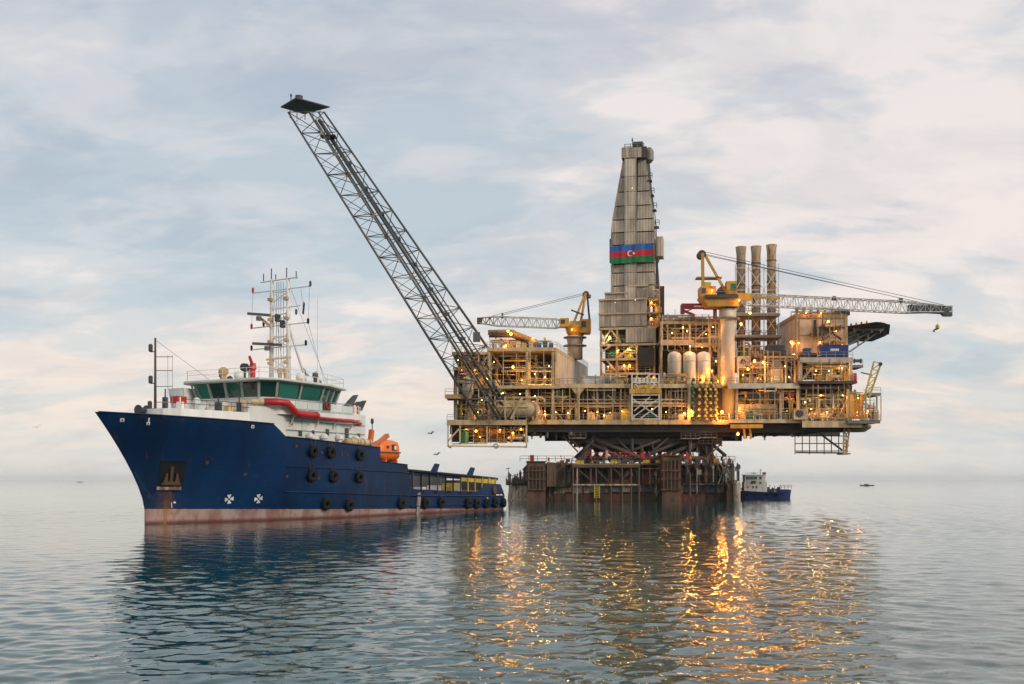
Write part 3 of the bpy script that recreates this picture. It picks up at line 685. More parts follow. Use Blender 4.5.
# helideck reaching back and to the right of the quarters
hd = [(X(846, 232), 232), (X(872, 226), 226), (X(885, 230), 230), (X(886, 244), 244), (X(872, 254), 254), (X(850, 254), 254)]
hz = Z(326.5, 232)
h_ = part('helideck', MB().prism([(hd[0][0] + 0.6, hd[0][1]), (hd[1][0], hd[1][1] + 1), *hd[2:]], hz - 0.4, hz, [(a, b) for a, b in hd]), BROWN)
for k in range(6): y_ = 231 + k * 4.2; part('helideck_beam', MB().bx(X(848, 232) if k else X(852, 232), X(882, 232), y_, y_ + 0.3, hz - 1.0, hz - 0.41), STEEL, h_)
for k in range(4): x_ = X(852 + k * 8.5, 232); part('helideck_beam', MB().bx(x_, x_ + 0.3, 230.5, 252.5, hz - 1.5, hz - 1.01), STEEL, h_)
part('safety_net', MB().prism([(a * 1.0 + 0.1, b - 0.2) for a, b in hd], hz + 0.01, hz + 0.05, [(a + (0.9 if i in (1, 2, 3) else 0.2), b - (0.6 if i < 3 else -0.6)) for i, (a, b) in enumerate(hd)]), BROWN, h_)
for i in range(9):
    t_ = i / 8; c = Vector((*hd[1], hz)).lerp(Vector((*hd[2], hz)), t_) if i > 4 else Vector((*hd[0], hz)).lerp(Vector((*hd[1], hz)), i / 5)
    part('deck_edge_light', MB().lathe([(0.18, 0), (0.22, 0.3), (0.1, 0.5)], c, 7), RED if i % 2 else TAN, h_)
for a, b in (((849, 352), (880, 331)), ((849, 345), (868, 332)), ((849, 338), (862, 330)), ((858, 345), (858, 330)), ((868, 338), (868, 330))):
    for D in (232, 246): part('helideck_strut', MB().beam(P(*a, D), P(*b, D), 0.3, 0.3), STEEL, h_)
# --- far right: yellow lattice ramp, access platforms
z_r = deck(848, 880, 420.5, F0 - 3, 12, mat=BROWN, eh=0.6, edge=STEEL)
deck(869, 881, 393, F0 - 1, 6, mat=BROWN, eh=0.5, edge=STEEL)
deck(852, 863, 365, F0 - 1, 5, mat=BROWN, eh=0.5, edge=STEEL)
part('rotunda_base', MB().lathe([(1.8, 0), (3.0, 0.8), (3.0, 1.3)], P(856, 432, F0 + 2), 18), TAN)
posts((851, 862), 394, 420, F0 - 1.5, 0.3, YEL, 'column'); posts((877, 866), 394, 420, F0 - 2, 0.14, GALV)
for k in range(5): part('yellow_panel', fb(852.5 + k * 1.9, 854.2 + k * 1.9, 402, 419, F0 + 0.3 + 0.2 * (k % 2), 0.2), YEL)
ly = MB()
for o in (0, 2.2):
    D = F0 - 1 + o
    ly.beam(P(863, 402, D), P(874, 361.5, D), 0.3, 0.3); ly.beam(P(869, 398, D), P(881, 363.5, D), 0.3, 0.3)
    for k in range(5):
        t0, t1 = k / 5, (k + 1) / 5; ly.beam(P(863, 402, D).lerp(P(874, 361.5, D), t0), P(869, 398, D).lerp(P(881, 363.5, D), t1), 0.16, 0.16); ly.beam(P(863, 402, D).lerp(P(874, 361.5, D), t1), P(869, 398, D).lerp(P(881, 363.5, D), t1), 0.16, 0.16)
part('yellow_lattice_ramp', ly, YELP)
part('ramp_end_roller', MB().bar(P(880.5, 364, F0 - 2), P(880.5, 364, F0 + 2), 0.4, n=10), DKGREY)
brace(P(861, 372.5, F0 - 0.5), P(872, 375, F0 - 0.5), 0.22, DKGREY)
pipework(849, 866, 389, 402, F0 - 0.8, 4, 61, n=6, mats=[YEL, YELP, CREAM], cabs=3, vert=5, ves=0)
pipework(864, 878, 402, 420, F0 - 2, 4, 62, n=6, cabs=4, vert=4, ves=1)
part('pink_drum', MB().lathe([(0.3, 0), (0.36, 0.1), (0.36, 1.5), (0.3, 1.6)], P(855, 381, F0 - 2), 10), RED)
part('winch', MB().lathe([(0.5, 0), (0.5, 0.15), (0.3, 0.16), (0.3, 1.3), (0.5, 1.31), (0.5, 1.5)], P(854, 361, F0 + 0.5), 12, 'x'), DKGREY)
lamp(P(857, 412, F0 - 1.8), 'y', 170, 0.16); lamp(P(858, 398, F0 - 1.9), 'y', 170, 0.16)

# --- scaffold tubes, roof clutter and stair flights that break up the fronts
def scaffold(px0, px1, pt, pb, D, nx, nz, seed, mat=None, drop=0.3):
    rg = random.Random(seed); m = mat or CREAM
    for i in range(nx + 1):
        px = px0 + (px1 - px0) * i / nx + rg.uniform(-1, 1); a = pt + rg.uniform(-3, 4); b = pb - (rg.uniform(0, (pb - pt) * 0.3) if rg.random() < drop else 0)
        part('scaffold_tube', MB().bar(P(px, a, D), P(px, b, D), rg.choice((0.06, 0.08, 0.11)), n=5), rg.choice((m, CREAM, GALV, TAN)))
    for j in range(nz):
        py = pt + (pb - pt) * (j + rg.uniform(0.2, 0.8)) / nz; a = px0 + (px1 - px0) * rg.uniform(0, 0.4); b = px1 - (px1 - px0) * rg.uniform(0, 0.4)
        part('scaffold_tube', MB().bar(P(a, py, D - 0.1), P(b, py, D - 0.1), rg.choice((0.05, 0.08)), n=5), rg.choice((m, CREAM, GALV, TAN)))
    for j in range(max(1, nx // 2)):
        a = rg.uniform(px0, px1 - 6); y0 = rg.uniform(pt, pb - 8); q = rg.choice((-1, 1))
        part('scaffold_tube', MB().bar(P(a, y0 if q > 0 else y0 + 8, D - 0.2), P(a + rg.uniform(5, 9), y0 + 8 if q > 0 else y0, D - 0.2), 0.07, n=5), rg.choice((m, TAN)))
scaffold(490, 556, 350, 385, F0 - 2.2, 5, 3, 1)
scaffold(453, 490, 352, 419, F0 - 2.9, 6, 8, 2, TAN)
scaffold(530, 578, 388, 420, F0 - 0.3, 6, 3, 3); scaffold(580, 630, 388, 420, F0 - 0.3, 6, 3, 4); scaffold(661, 690, 388, 420, F0 - 0.3, 4, 3, 5)
scaffold(662, 722, 312, 350, 229.5, 9, 5, 6); scaffold(738, 798, 350, 384, F0 - 1.0, 10, 5, 7); scaffold(738, 798, 388, 419, F0 - 1.4, 8, 4, 8)
scaffold(800, 850, 386, 420, F0 - 2.4, 8, 5, 9, TAN); scaffold(802, 850, 360, 381, F0 - 2.2, 5, 3, 10); scaffold(812, 847, 314, 352, 227.4, 6, 4, 11, BROWN)
scaffold(849, 880, 395, 421, F0 - 3.2, 6, 4, 12); scaffold(452, 526, 424, 443, F0 - 2.2, 10, 3, 13, TAN)
pipework(662, 720, 313, 321.2, 232.6, 5, 81, n=8, cabs=6, vert=6, ves=1); pipework(490, 553, 337, 347.6, 228, 6, 82, n=7, cabs=7, vert=7, ves=1)
pipework(585, 628, 374, 383.6, F0 + 1, 4, 83, n=5, cabs=4, vert=5, ves=0); pipework(797, 845, 307, 313.6, 231, 8, 84, n=5, mats=[CREAM, TAN, WHITE2], cabs=5, vert=9, ves=0)
pipework(738, 765, 340, 356, 233, 5, 85, n=8, cabs=3, vert=6, ves=1); pipework(661, 690, 372, 383.6, F0 + 1, 4, 86, n=6, mats=[YEL, TAN, CREAM], cabs=5, vert=7, ves=0)
rg = random.Random(77)
for px, py in ((494, 362), (482, 400), (535, 396), (702, 347), (745, 397), (812, 388), (785, 366), (480, 437), (508, 438), (706, 334), (868, 411), (604, 415)):
    lamp(P(px, py, F0 - 0.4 if py > 350 else 230.5), 'y', 220, rg.choice((0.13, 0.17)))
# ------------------------------------------------------------------ drilling derrick
DD = 238.0
der = thing('drilling_derrick', 'tall tapered derrick clad in ribbed brown panels above open lit floors', 'derrick', (X(630, 243), 243, zm))
def dp(name, mb, mat, parent=None, smooth=False): return mb.obj(name, mat, parent or der, smooth)
# open substructure floors
DW = 11.5
for py, a, b in ((327, 600, 657), (343.5, 601, 657), (358, 602, 639), (372.5, 604, 655)):
    x0, x1, z = X(a, DD), X(b, DD), Z(py, DD)
    dp('floor', MB().bx(x0, x1, DD + 0.2, DD + DW, z - 0.4, z), BROWN); dp('edge_beam', MB().bx(x0 - 0.1, x1 + 0.1, DD, DD + 0.197, z - 0.45, z + 0.03), CREAM)
    if py > 330: railing((x0, DD + 0.1, z), (x1, DD + 0.1, z), der)
for px in (602, 618, 638, 655):
    for o in (0.3, DW - 0.5): dp('column', MB().bx(X(px, DD) - 0.25, X(px, DD) + 0.25, DD + o, DD + o + 0.45, zm + 0.01, Z(327.5, DD)), CREAM if o < 1 else BROWN)
for a, b in (((602, 343), (612, 329)), ((622, 343), (612, 329)), ((606, 343), (612, 337)), ((618, 358), (634, 345)), ((602, 352), (612, 345)), ((618, 372), (608, 360)), ((604, 386), (618, 374)), ((638, 386), (652, 374))):
    dp('brace', MB().beam(P(*a, DD + 0.15), P(*b, DD + 0.15), 0.35, 0.35), CREAM)
dp('shade_back_wall', fb(602, 656, 328, 388, DD + 6, 0.3), INNER)  # same added dark backing, shade of the floors put into its colour
for k in range(10):
    a = 627 + k * 3.0; dp('cladding_panel', fb(a, a + 2.85, 328.6, 342.4, DD - 0.05, 0.2), CLAD2 if k < 7 else CLAD)
pipework(603, 626, 330, 343, DD + 0.8, 4, 71, n=6, cabs=3, vert=4, parent=der)
pipework(603, 655, 346, 358, DD + 0.8, 4, 72, n=12, cabs=6, vert=6, parent=der)
pipework(604, 638, 360, 372, DD + 0.8, 4, 73, n=8, cabs=5, vert=5, parent=der)
pipework(606, 655, 374, 388, DD + 0.8, 4, 74, n=8, cabs=6, vert=6, parent=der)
dp('driller_cabin', fb(639, 655, 348, 366, DD - 0.4, 4), BROWN); dp('cabin_window', fb(641, 649, 350, 356, DD - 0.5, 0.09), DARK)
dp('green_tank', fb(610, 616, 351, 357.5, DD + 0.3, 1.5), GREEN)
for px, py, k in ((625.5, 365.5, 'o'), (631, 365.5, 'o'), (611, 336, 'y'), (620, 350, 'y'), (632, 350, 'y'), (610, 366, 'y'), (655, 378, 'o'), (645, 380, 'y')): lamp(P(px, py, DD - 0.2), k, 500, 0.26 if k == 'o' else 0.18, der)
# enclosed levels: each cladding sheet on its own
for py0, py1, a, b, o in ((313.2, 326.3, 600, 648, 0.0), (299, 312.4, 600, 648, 0.0), (292.5, 298.4, 605, 628, 1.2), (286, 298.4, 628.2, 648, 1.2)):
    n = max(3, int((b - a) / 6))
    for k in range(n):
        q0, q1 = a + (b - a) * k / n, a + (b - a) * (k + 1) / n - 0.22
        dp('cladding_panel', fb(q0, q1, py0 + 0.3, py1 - 0.3, DD + o + 0.03 * (k % 2), 0.2), CLAD)
    dp('enclosure', fb(a + 0.3, b - 0.3, py0, py1, DD + o + 0.24, DW - 2 * o), BROWN)
    dp('trim_beam', fb(a - 0.4, b + 0.6, py0 - 1.0, py0 + 0.5, DD + o - 0.35, 0.5), CREAM2)
for py in (299, 312.5, 326.5): # open right hand galleries with lit gear
    dp('gallery_floor', fb(648.4, 660, py, py + 1.2, DD + 0.3, DW - 1), CREAM); railing(P(648.5, py, DD + 0.3), P(660, py, DD + 0.3), der)
for px in (650, 659.5): dp('gallery_post', fb(px, px + 1, 287, 384, DD + 0.5, 0.3), TAN)
pipework(649, 659, 287, 298, DD + 1, 4, 75, n=5, cabs=2, vert=3, ves=0, parent=der); pipework(649, 659, 300.5, 312, DD + 1, 4, 76, n=5, mats=[YEL, TAN, YELP], cabs=2, vert=3, ves=0, parent=der); pipework(649, 659, 314, 326, DD + 1, 4, 77, n=5, mats=[YEL, TAN, CREAM], cabs=2, vert=3, ves=0, parent=der)
for py in (303, 319): lamp(P(652, py, DD + 0.6), 'o', 500, 0.2, der)
dp('gallery_back', fb(648.6, 660, 287, 384, DD + 6, 0.25), BROWN)
# tower: cladding sheets row by row, stepping inward
ROWS = [(298, 285), (285, 272), (272, 263), (263, 244), (244, 231.5), (231.5, 218.8), (218.8, 205), (205, 191), (191, 176), (176, 158)]
def edges(py):
    t_ = min(1, max(0, (226 - py) / (226 - 158)))
    return 611 + 10.5 * t_, 654 - 10 * t_, t_
TD = DD + 1.5
for i, (pb1, pt1) in enumerate(ROWS):
    l0, r0, t0 = edges(pb1); l1, r1, t1 = edges(pt1 + 0.5)
    lean0, lean1 = t0 * 2.0, t1 * 2.0
    for nm, (a0, a1, b0, b1) in (('l', (l0, 624.6, l1, 624.6)), ('r', (636.4, r0, 636.4, r1))):
        step = 0.12 * (i % 2)
        f0, f1 = TD + lean0 - step, TD + lean1 - step
        p8 = [P(a0, pb1, f0), P(a1, pb1, f0), P(a1, pb1, f0) + Vector((0, 0.25, 0)), P(a0, pb1, f0) + Vector((0, 0.25, 0)), P(b0, pt1 + 1.1, f1), P(b1, pt1 + 1.1, f1), P(b1, pt1 + 1.1, f1) + Vector((0, 0.25, 0)), P(b0, pt1 + 1.1, f1) + Vector((0, 0.25, 0))]
        dp('cladding_panel', MB().hexa(p8), CLAD)
    e8 = [P(l0 - 0.9, pb1, TD + lean0 + 0.6), P(l0 + 2.6, pb1, TD + lean0 - 0.2), P(l0 + 2.6, pb1, TD + lean0), P(l0 - 0.9, pb1, TD + lean0 + 0.8), P(l1 - 0.9, pt1 + 0.9, TD + lean1 + 0.6), P(l1 + 2.6, pt1 + 0.9, TD + lean1 - 0.2), P(l1 + 2.6, pt1 + 0.9, TD + lean1), P(l1 - 0.9, pt1 + 0.9, TD + lean1 + 0.8)]
    dp('skylit_edge_panel', MB().hexa(e8), CLAD2)  # paler colour stands for sky light caught by the left facets
    dp('centre_panel', fb(625, 636, pt1 + 0.45, pb1, TD - 0.55, 0.5), CLAD if i % 3 else CLAD2)
    cf = MB()
    cf.bx(X(624.6, TD), X(625.2, TD), TD - 0.62, TD - 0.1, Z(pb1, TD), Z(pt1, TD)); cf.bx(X(635.8, TD), X(636.4, TD), TD - 0.62, TD - 0.1, Z(pb1, TD), Z(pt1, TD))
    dp('rib', cf, GALV)
    # side and back sheets
    bk0, bk1 = TD + 9.0 - lean0, TD + 9.0 - lean1
    for s_, (e0, e1) in ((-1, (l0, l1)), (1, (r0, r1))):
        xa, xb = X(e0, TD), X(e1, TD); w_ = -0.2 * s_
        zb, zt = Z(pb1, TD), Z(pt1 + 1.1, TD)
        dp('side_panel', MB().hexa([(min(xa, xa + w_), TD + lean0 + 0.27, zb), (max(xa, xa + w_), TD + lean0 + 0.27, zb), (max(xa, xa + w_), bk0, zb), (min(xa, xa + w_), bk0, zb), (min(xb, xb + w_), TD + lean1 + 0.27, zt), (max(xb, xb + w_), TD + lean1 + 0.27, zt), (max(xb, xb + w_), bk1, zt), (min(xb, xb + w_), bk1, zt)]), CLAD)
    xa, xb, xc, xd = X(l0, TD), X(r0, TD), X(l1, TD), X(r1, TD)
    dp('back_panel', MB().hexa([(xa, bk0, Z(pb1, TD)), (xb, bk0, Z(pb1, TD)), (xb, bk0 + 0.2, Z(pb1, TD)), (xa, bk0 + 0.2, Z(pb1, TD)), (xc, bk1, Z(pt1, TD)), (xd, bk1, Z(pt1, TD)), (xd, bk1 + 0.2, Z(pt1, TD)), (xc, bk1 + 0.2, Z(pt1, TD))]), CLAD)
# inner seam strips show dark between sheets
dp('tower_core', MB().hexa([P(612, 298, TD + 0.3), P(653, 298, TD + 0.3), P(653, 298, TD + 8.6), P(612, 298, TD + 8.6), P(622.2, 159, TD + 2.3), P(643.6, 159, TD + 2.3), P(643.6, 159, TD + 6.6), P(622.2, 159, TD + 6.6)]), DARK)
# crown block
dp('crown_box', fb(621, 646, 147, 158, TD + 0.6, 6.5), DARK)
for k in range(5): dp('cladding_panel', fb(621 + k * 4.0, 624.8 + k * 4.0, 147.4, 157.4, TD + 0.4, 0.19), CLAD)
cr = MB()
for px in (624, 630, 637, 643.5):
    for o in (0.8, 6.5): cr.bar(P(px, 147, TD) + Vector((0, o, 0)), P(px, 142.5, TD) + Vector((0, o, 0)), 0.08, n=4)
for py in (142.7, 145):
    for o in (0.8, 6.5): cr.bar(P(624, py, TD) + Vector((0, o, 0)), P(643.5, py, TD) + Vector((0, o, 0)), 0.07, n=4)
dp('crown_railing', cr, STEEL)
dp('crown_sheave', MB().lathe([(0.7, 0), (0.7, 2.2)], P(631, 145, TD + 2), 12, 'x'), DKGREY)
dp('lightning_rod', MB().bar(P(630, 147, TD + 3), P(629.5, 138, TD + 3), 0.07, n=5).lathe([(0.05, 0), (0.2, 0.4), (0.05, 1.0)], P(629.6, 142, TD + 3), 6), DKGREY)
dp('crown_fan_guard', MB().lathe([(0.4, 0), (0.95, 0.6), (0.95, 2.6), (0.4, 3.4)], P(646.5, 164, TD + 3), 10), STEEL)
# ladder with rest platforms along the sloping right edge
ld = MB(); a, b = P(655.2, 262, TD + 1), P(645.5, 160, TD + 2.4); a2 = P(655, 226, TD + 1)
for o in (0, 0.5): ld.bar(a + Vector((0, o, 0)), a2 + Vector((0, o, 0)), 0.09, n=4); ld.bar(a2 + Vector((0, o, 0)), b + Vector((0, o, 0)), 0.09, n=4)
dp('ladder', ld, DKGREY)
for px, py in ((649, 179), (651, 194), (653.5, 209), (656, 226)):
    bp_ = MB().bx(X(px - 2.4, TD), X(px + 2.2, TD), TD + 1, TD + 3, Z(py + 0.9, TD), Z(py, TD))
    for q in (px - 2, px + 2): bp_.bar(P(q, py, TD + 1.1), P(q, py - 5, TD + 1.1), 0.07, n=4)
    bp_.bar(P(px - 2, py - 5, TD + 1.1), P(px + 2, py - 5, TD + 1.1), 0.07, n=4).bar(P(px - 2, py - 2.6, TD + 1.1), P(px + 2, py - 2.6, TD + 1.1), 0.07, n=4)
    dp('rest_platform', bp_, DKGREY)
dp('monkeyboard_cabin', fb(654.4, 661.5, 237.5, 257, TD + 1.2, 4), CLAD); dp('monkeyboard_frame', MB().beam(P(655.5, 258, TD + 1.1), P(656, 285, TD + 1.1), 0.5, 0.5).beam(P(659, 257, TD + 1.2), P(655, 268, TD + 1.2), 0.25, 0.25), DKGREY)
dp('flag_pole', MB().beam(P(610.3, 238, TD - 0.2), P(610.3, 262, TD - 0.2), 0.3, 0.3), DKGREY)
for px, py in ((634, 192), (617, 306), (637, 304)): lamp(P(px, py - 4, DD - 0.6), 'y', 60, 0.10, der, lit=False)

# flag: three cloth bands hanging over the tower front, with crescent and star
fl = thing('flag', 'blue red and green flag with white crescent hung across the derrick', 'flag', P(632, 263.5, TD - 0.8))
fx0, fx1, fy = X(610.8, TD), X(653.4, TD), TD - 1.0
def wavy(z0, z1, tilt=0.0):
    mb = MB(); n = 26; vs = []
    for k in range(n + 1):
        u_ = k / n; x = fx0 + (fx1 - fx0) * u_; y = fy + 0.13 * math.sin(u_ * 17) + 0.05 * math.sin(u_ * 41); dz = 0.32 * u_
        for yy in (y, y + 0.05):
            vs += [(x, yy, z0 + dz), (x, yy, z1 + dz)]
    fs = []
    for k in range(n):
        o = k * 4; fs += [(o, o + 4, o + 5, o + 1), (o + 2, o + 3, o + 7, o + 6), (o + 1, o + 5, o + 7, o + 3), (o, o + 2, o + 6, o + 4)]
    fs += [(0, 1, 3, 2), (n * 4, n * 4 + 2, n * 4 + 3, n * 4 + 1)]
    return mb.add(vs, fs)
za, zb_ = Z(264.2, TD), Z(246.2, TD)
for k, m in enumerate((FG, FR, FB)):
    h = (zb_ - za) / 3; wavy(za + h * k, za + h * (k + 1) - 0.004).obj('flag_band', m, fl)
cz = (za + zb_) / 2 + 0.16; cxx = X(630.6, TD)
mb = MB(); n = 20; vs = []
for k in range(n + 1):
    t_ = R(42 + (360 - 84) * k / n); ro, ri = 0.62, 0.50
    for y in (fy - 0.26, fy - 0.22):
        vs += [(cxx + ro * math.cos(t_), y, cz + ro * math.sin(t_)), (cxx + 0.13 + ri * math.cos(t_ * 1.0), y, cz + ri * math.sin(t_))]
fs = []
for k in range(n): o = k * 4; fs += [(o, o + 4, o + 5, o + 1), (o + 2, o + 3, o + 7, o + 6), (o, o + 2, o + 6, o + 4), (o + 1, o + 5, o + 7, o + 3)]
mb.add(vs, fs).obj('crescent', WHITE, fl)
pts = [((0.33 if k % 2 == 0 else 0.17) * math.cos(R(22.5 * k)), (0.33 if k % 2 == 0 else 0.17) * math.sin(R(22.5 * k))) for k in range(16)]
sx = cxx + 0.78
MB().add([(sx + a, fy - 0.26, cz + b) for a, b in pts] + [(sx + a, fy - 0.22, cz + b) for a, b in pts], [tuple(range(16)), tuple(reversed(range(16, 32)))] + [(k, 16 + k, 16 + (k + 1) % 16, (k + 1) % 16) for k in range(16)]).obj('star', WHITE, fl)

piv = Vector(der.location); TW = R(-11)                   # the derrick stands turned a little on the deck
der.rotation_euler.z = TW
fl.location = piv + Matrix.Rotation(TW, 3, 'Z') @ (Vector(fl.location) - piv); fl.rotation_euler.z = TW
der.location.x += 0.7; fl.location.x += 0.7
# ------------------------------------------------------------------ flare boom
fbm = thing('flare_boom', 'huge dark grey lattice flare boom leaning up to the left over the ship', 'flare boom', P(490, 419, 222))
A0, A1 = P(479, 419, 220.2), P(288, 112, 214)           # three chords, foot and tip
B0, B1 = P(499, 419, 219.6), P(309, 112, 213)
C0, C1 = P(526, 403, 226), P(324, 112, 220)
NB = 15
def st(a, b, k): 
    u_ = k / NB; u_ = 1 - (1 - u_) ** 1.0
    return a.lerp(b, u_)
sag = lambda v, k: v
CH = {'A': (A0, A1), 'B': (B0, B1), 'C': (C0, C1)}
for nm, (p0, p1) in CH.items():
    MB().bar(p0, p1, 0.27, 0.19, n=10).obj('chord', BOOM, fbm, True)
for k in range(NB + 1):
    a, b, c = (st(*CH[q], k) for q in 'ABC')
    for p, q in ((a, b), (b, c), (a, c)): MB().bar(p, q, 0.09, n=6).obj('cross_brace', BOOM, fbm, True)
    if k < NB:
        a2, b2, c2 = (st(*CH[q], k + 1) for q in 'ABC')
        prs = ((a, b2), (b, c2), (c, a2)) if k % 2 else ((b, a2), (c, b2), (a, c2))
        for p, q in prs: MB().bar(p, q, 0.085, n=6).obj('diagonal_brace', BOOM, fbm, True)
        m_ = a.lerp(a2, 0.5)
        MB().bar(m_, b, 0.05, n=5).obj('short_brace', BOOM, fbm, True); MB().bar(m_, b2, 0.05, n=5).obj('short_brace', BOOM, fbm, True)
for f, g, r in ((0.32, 0.30, 0.30), (0.46, 0.40, 0.20), (0.10, 0.09, 0.16)):
    p0, p1 = B0.lerp(C0, f), B1.lerp(C1, g); MB().bar(p0, p0.lerp(p1, 0.975), r, n=8).obj('flare_pipe', DKGREY, fbm, True)
for k in range(1, NB):
    c = st(*CH['B'], k); MB().bx(c.x - 0.32, c.x + 0.32, c.y - 0.36, c.y - 0.30, c.z - 0.45, c.z + 0.45).obj('gusset_plate', STEEL if k % 3 else BROWN, fbm)
wk0, wk1 = B0.lerp(C0, 0.62), B1.lerp(C1, 0.6)
MB().beam(wk0, wk1, 0.8, 0.12).obj('walkway', DKGREY, fbm)
for k in range(1, 12):
    c = B0.lerp(C0, 0.42).lerp(B1.lerp(C1, 0.38), k / 12.0)
    MB().bx(c.x - 0.55, c.x + 0.55, c.y - 0.5, c.y + 0.5, c.z - 0.28, c.z + 0.3).obj('pipe_clamp', DKGREY, fbm)
tip = (A1 + B1 + C1) / 3
tz = Z(107.5, 216)
MB().prism([(X(280.5, 216), 216), (X(296, 210.7), 210.7), (X(330, 216), 216), (X(304, 220), 220)], tz, tz + 0.2).obj('tip_platform', DKGREY, fbm)
for px in (290, 297, 305, 313, 320): MB().bar(P(px, 118 + (px - 288) * 0.1, 216), (X(px, 216), 216, tz), 0.09, n=5).obj('platform_post', BOOM, fbm)
MB().lathe([(0.25, 0), (0.45, 0.5), (0.75, 1.2), (0.75, 1.9), (0.4, 2.0)], (X(299, 216), 216, tz + 0.36), 12).obj('flare_tip', DKGREY, fbm)
MB().bar((X(291, 216), 216, tz + 0.36), (X(291, 216), 216, tz + 2.2), 0.1, n=6).lathe([(0.1, 0), (0.22, 0.3), (0.1, 0.7)], (X(291, 216), 216, tz + 2.0), 7).obj('pilot_burner', DKGREY, fbm)
q = st(*CH['B'], NB * 0.93)
MB().bx(q.x - 0.6, q.x + 2.4, q.y + 0.2, q.y + 2.6, q.z - 0.12, q.z + 0.02).obj('rest_platform', DKGREY, fbm)
MB().bx(q.x + 0.5, q.x + 1.3, q.y + 0.4, q.y + 1.2, q.z - 0.75, q.z - 0.13).obj('ignition_box', DKGREY, fbm)
fb(473, 480, 332, 341, 219, 1.6).obj('boom_junction_box', BOOM, fbm)

# ------------------------------------------------------------------ pedestal cranes
def lattice_jib(root, S, E_, hs, he, wd, n, mat, mat_tip=None, tip_from=2.0, rc=0.11, rb=0.06):
    """box lattice from S to E_; hs/he: depth at its ends; wd: width"""
    S, E_ = Vector(S), Vector(E_); ax = (E_ - S).normalized(); up = Vector((0, 0, 1)); up = (up - ax * up.dot(ax)).normalized(); sd_ = ax.cross(up)
    def corner(k, i, j):
        u_ = k / n; h = (hs + (he - hs) * max(0, (u_ - 0.78) / 0.22)) * min(1, 0.35 + u_ * 8); ww = wd * (1 if u_ < 0.8 else 1 - 0.6 * (u_ - 0.8) / 0.2)
        return S.lerp(E_, u_) + up * (h * (0.5 if j else -0.5)) + sd_ * (ww * (0.5 if i else -0.5))
    for i in (0, 1):
        for j in (0, 1):
            MB().path([corner(k, i, j) for k in range(n + 1)], rc, 6).obj('jib_chord', mat, root)
    for k in range(n + 1):
        mm = mat_tip if (mat_tip and k / n > tip_from) else mat
        mb = MB()
        mb.bar(corner(k, 0, 0), corner(k, 0, 1), rb, n=4).bar(corner(k, 1, 0), corner(k, 1, 1), rb, n=4).bar(corner(k, 0, 0), corner(k, 1, 0), rb, n=4).bar(corner(k, 0, 1), corner(k, 1, 1), rb, n=4)
        mb.obj('jib_frame', mm, root)
        if k < n:
            mb = MB(); f = k % 2
            mb.bar(corner(k, 0, f), corner(k + 1, 0, 1 - f), rb, n=4).bar(corner(k, 1, f), corner(k + 1, 1, 1 - f), rb, n=4).bar(corner(k, f, 1), corner(k + 1, 1 - f, 1), rb, n=4)
            mb.obj('jib_lacing', mm, root)
    return corner
# right hand crane
C2 = 227.0
cr2 = thing('pedestal_crane', 'large yellow pedestal crane with long white jib reaching out over the living quarters', 'crane', (X(729, C2), C2 + 1.5, Z(419, C2)))
c = (X(729, C2), C2 + 1.5, Z(419, C2)); hp = Z(308, C2) - Z(419, C2)
MB().lathe([(1.45, 0), (1.45, hp - 2.6), (1.75, hp - 2.0), (1.75, hp)], c, 24).obj('pedestal', TANKW, cr2, True)
MB().lathe([(1.8, 0), (2.5, 0.05), (2.5, 0.3), (1.8, 0.35)], (c[0], c[1], Z(318.5, C2)), 20).obj('collar_platform', STEEL, cr2)
MB().lathe([(1.7, 0), (1.9, 0.2), (1.9, 0.9), (1.6, 1.0)], (c[0], c[1], c[2] + hp), 20).obj('slew_ring', DKGREY, cr2)
xa, xb = X(700, C2), X(738, C2)
hz0 = Z(302.5, C2)
MB().hexa([(xa + 1.4, C2 - 1, hz0 - 0.9), (xb, C2 - 1, hz0 - 0.9), (xb, C2 + 4, hz0 - 0.9), (xa + 1.4, C2 + 4, hz0 - 0.9), (xa, C2 - 1, hz0 + 1.2), (xb, C2 - 1, hz0 + 1.2), (xb, C2 + 4, hz0 + 1.2), (xa, C2 + 4, hz0 + 1.2)]).obj('slew_platform', YEL, cr2)
fb(706, 738, 294.5, 297.5, C2 - 1.6, 6).obj('walkway', DKGREY, cr2); railing(P(706, 294.5, C2 - 1.5), P(736, 294.5, C2 - 1.5), cr2, mat=YEL)
fb(701, 716, 286, 296.6, C2 - 0.8, 4).obj('machinery_house', YEL, cr2); fb(704, 711, 282, 286, C2 - 0.2, 2).obj('engine_cowl', YELP, cr2)
fb(702, 706, 288, 293, C2 - 0.9, 0.08).obj('louvre', DKGREY, cr2)
fb(727, 737, 281, 294, C2 - 1.2, 2.2).obj('operator_cab', YEL, cr2); fb(731, 736.4, 283.5, 290, C2 - 1.28, 0.07).obj('cab_window', GLASSM, cr2)
MB().lathe([(0.9, -1), (0.9, 1.6)], P(722, 291, C2 + 1), 14, 'y').obj('hoist_drum', DKGREY, cr2)
for o in (0, 2.8):
    MB().beam(P(703, 296, C2 + o), P(702.5, 253, C2 + o * 0.6), 0.55, 0.6).obj('a_frame_leg', YEL, cr2)
    MB().beam(P(705, 255, C2 + o * 0.6), P(727, 294, C2 + o), 0.4, 0.45).obj('a_frame_leg', YEL, cr2)
MB().lathe([(0.85, 0), (0.85, 2.0)], P(702, 254, C2 - 0.2), 14, 'y').obj('apex_sheave', DKGREY, cr2)
fb(697, 722, 276.6, 278, C2 - 0.2, 2.4).obj('cross_arm', TAN, cr2)
lattice_jib(cr2, P(735, 299, C2 + 1), P(951, 309.5, C2 + 1), 2.3, 1.1, 2.0, 40, WHITE2)
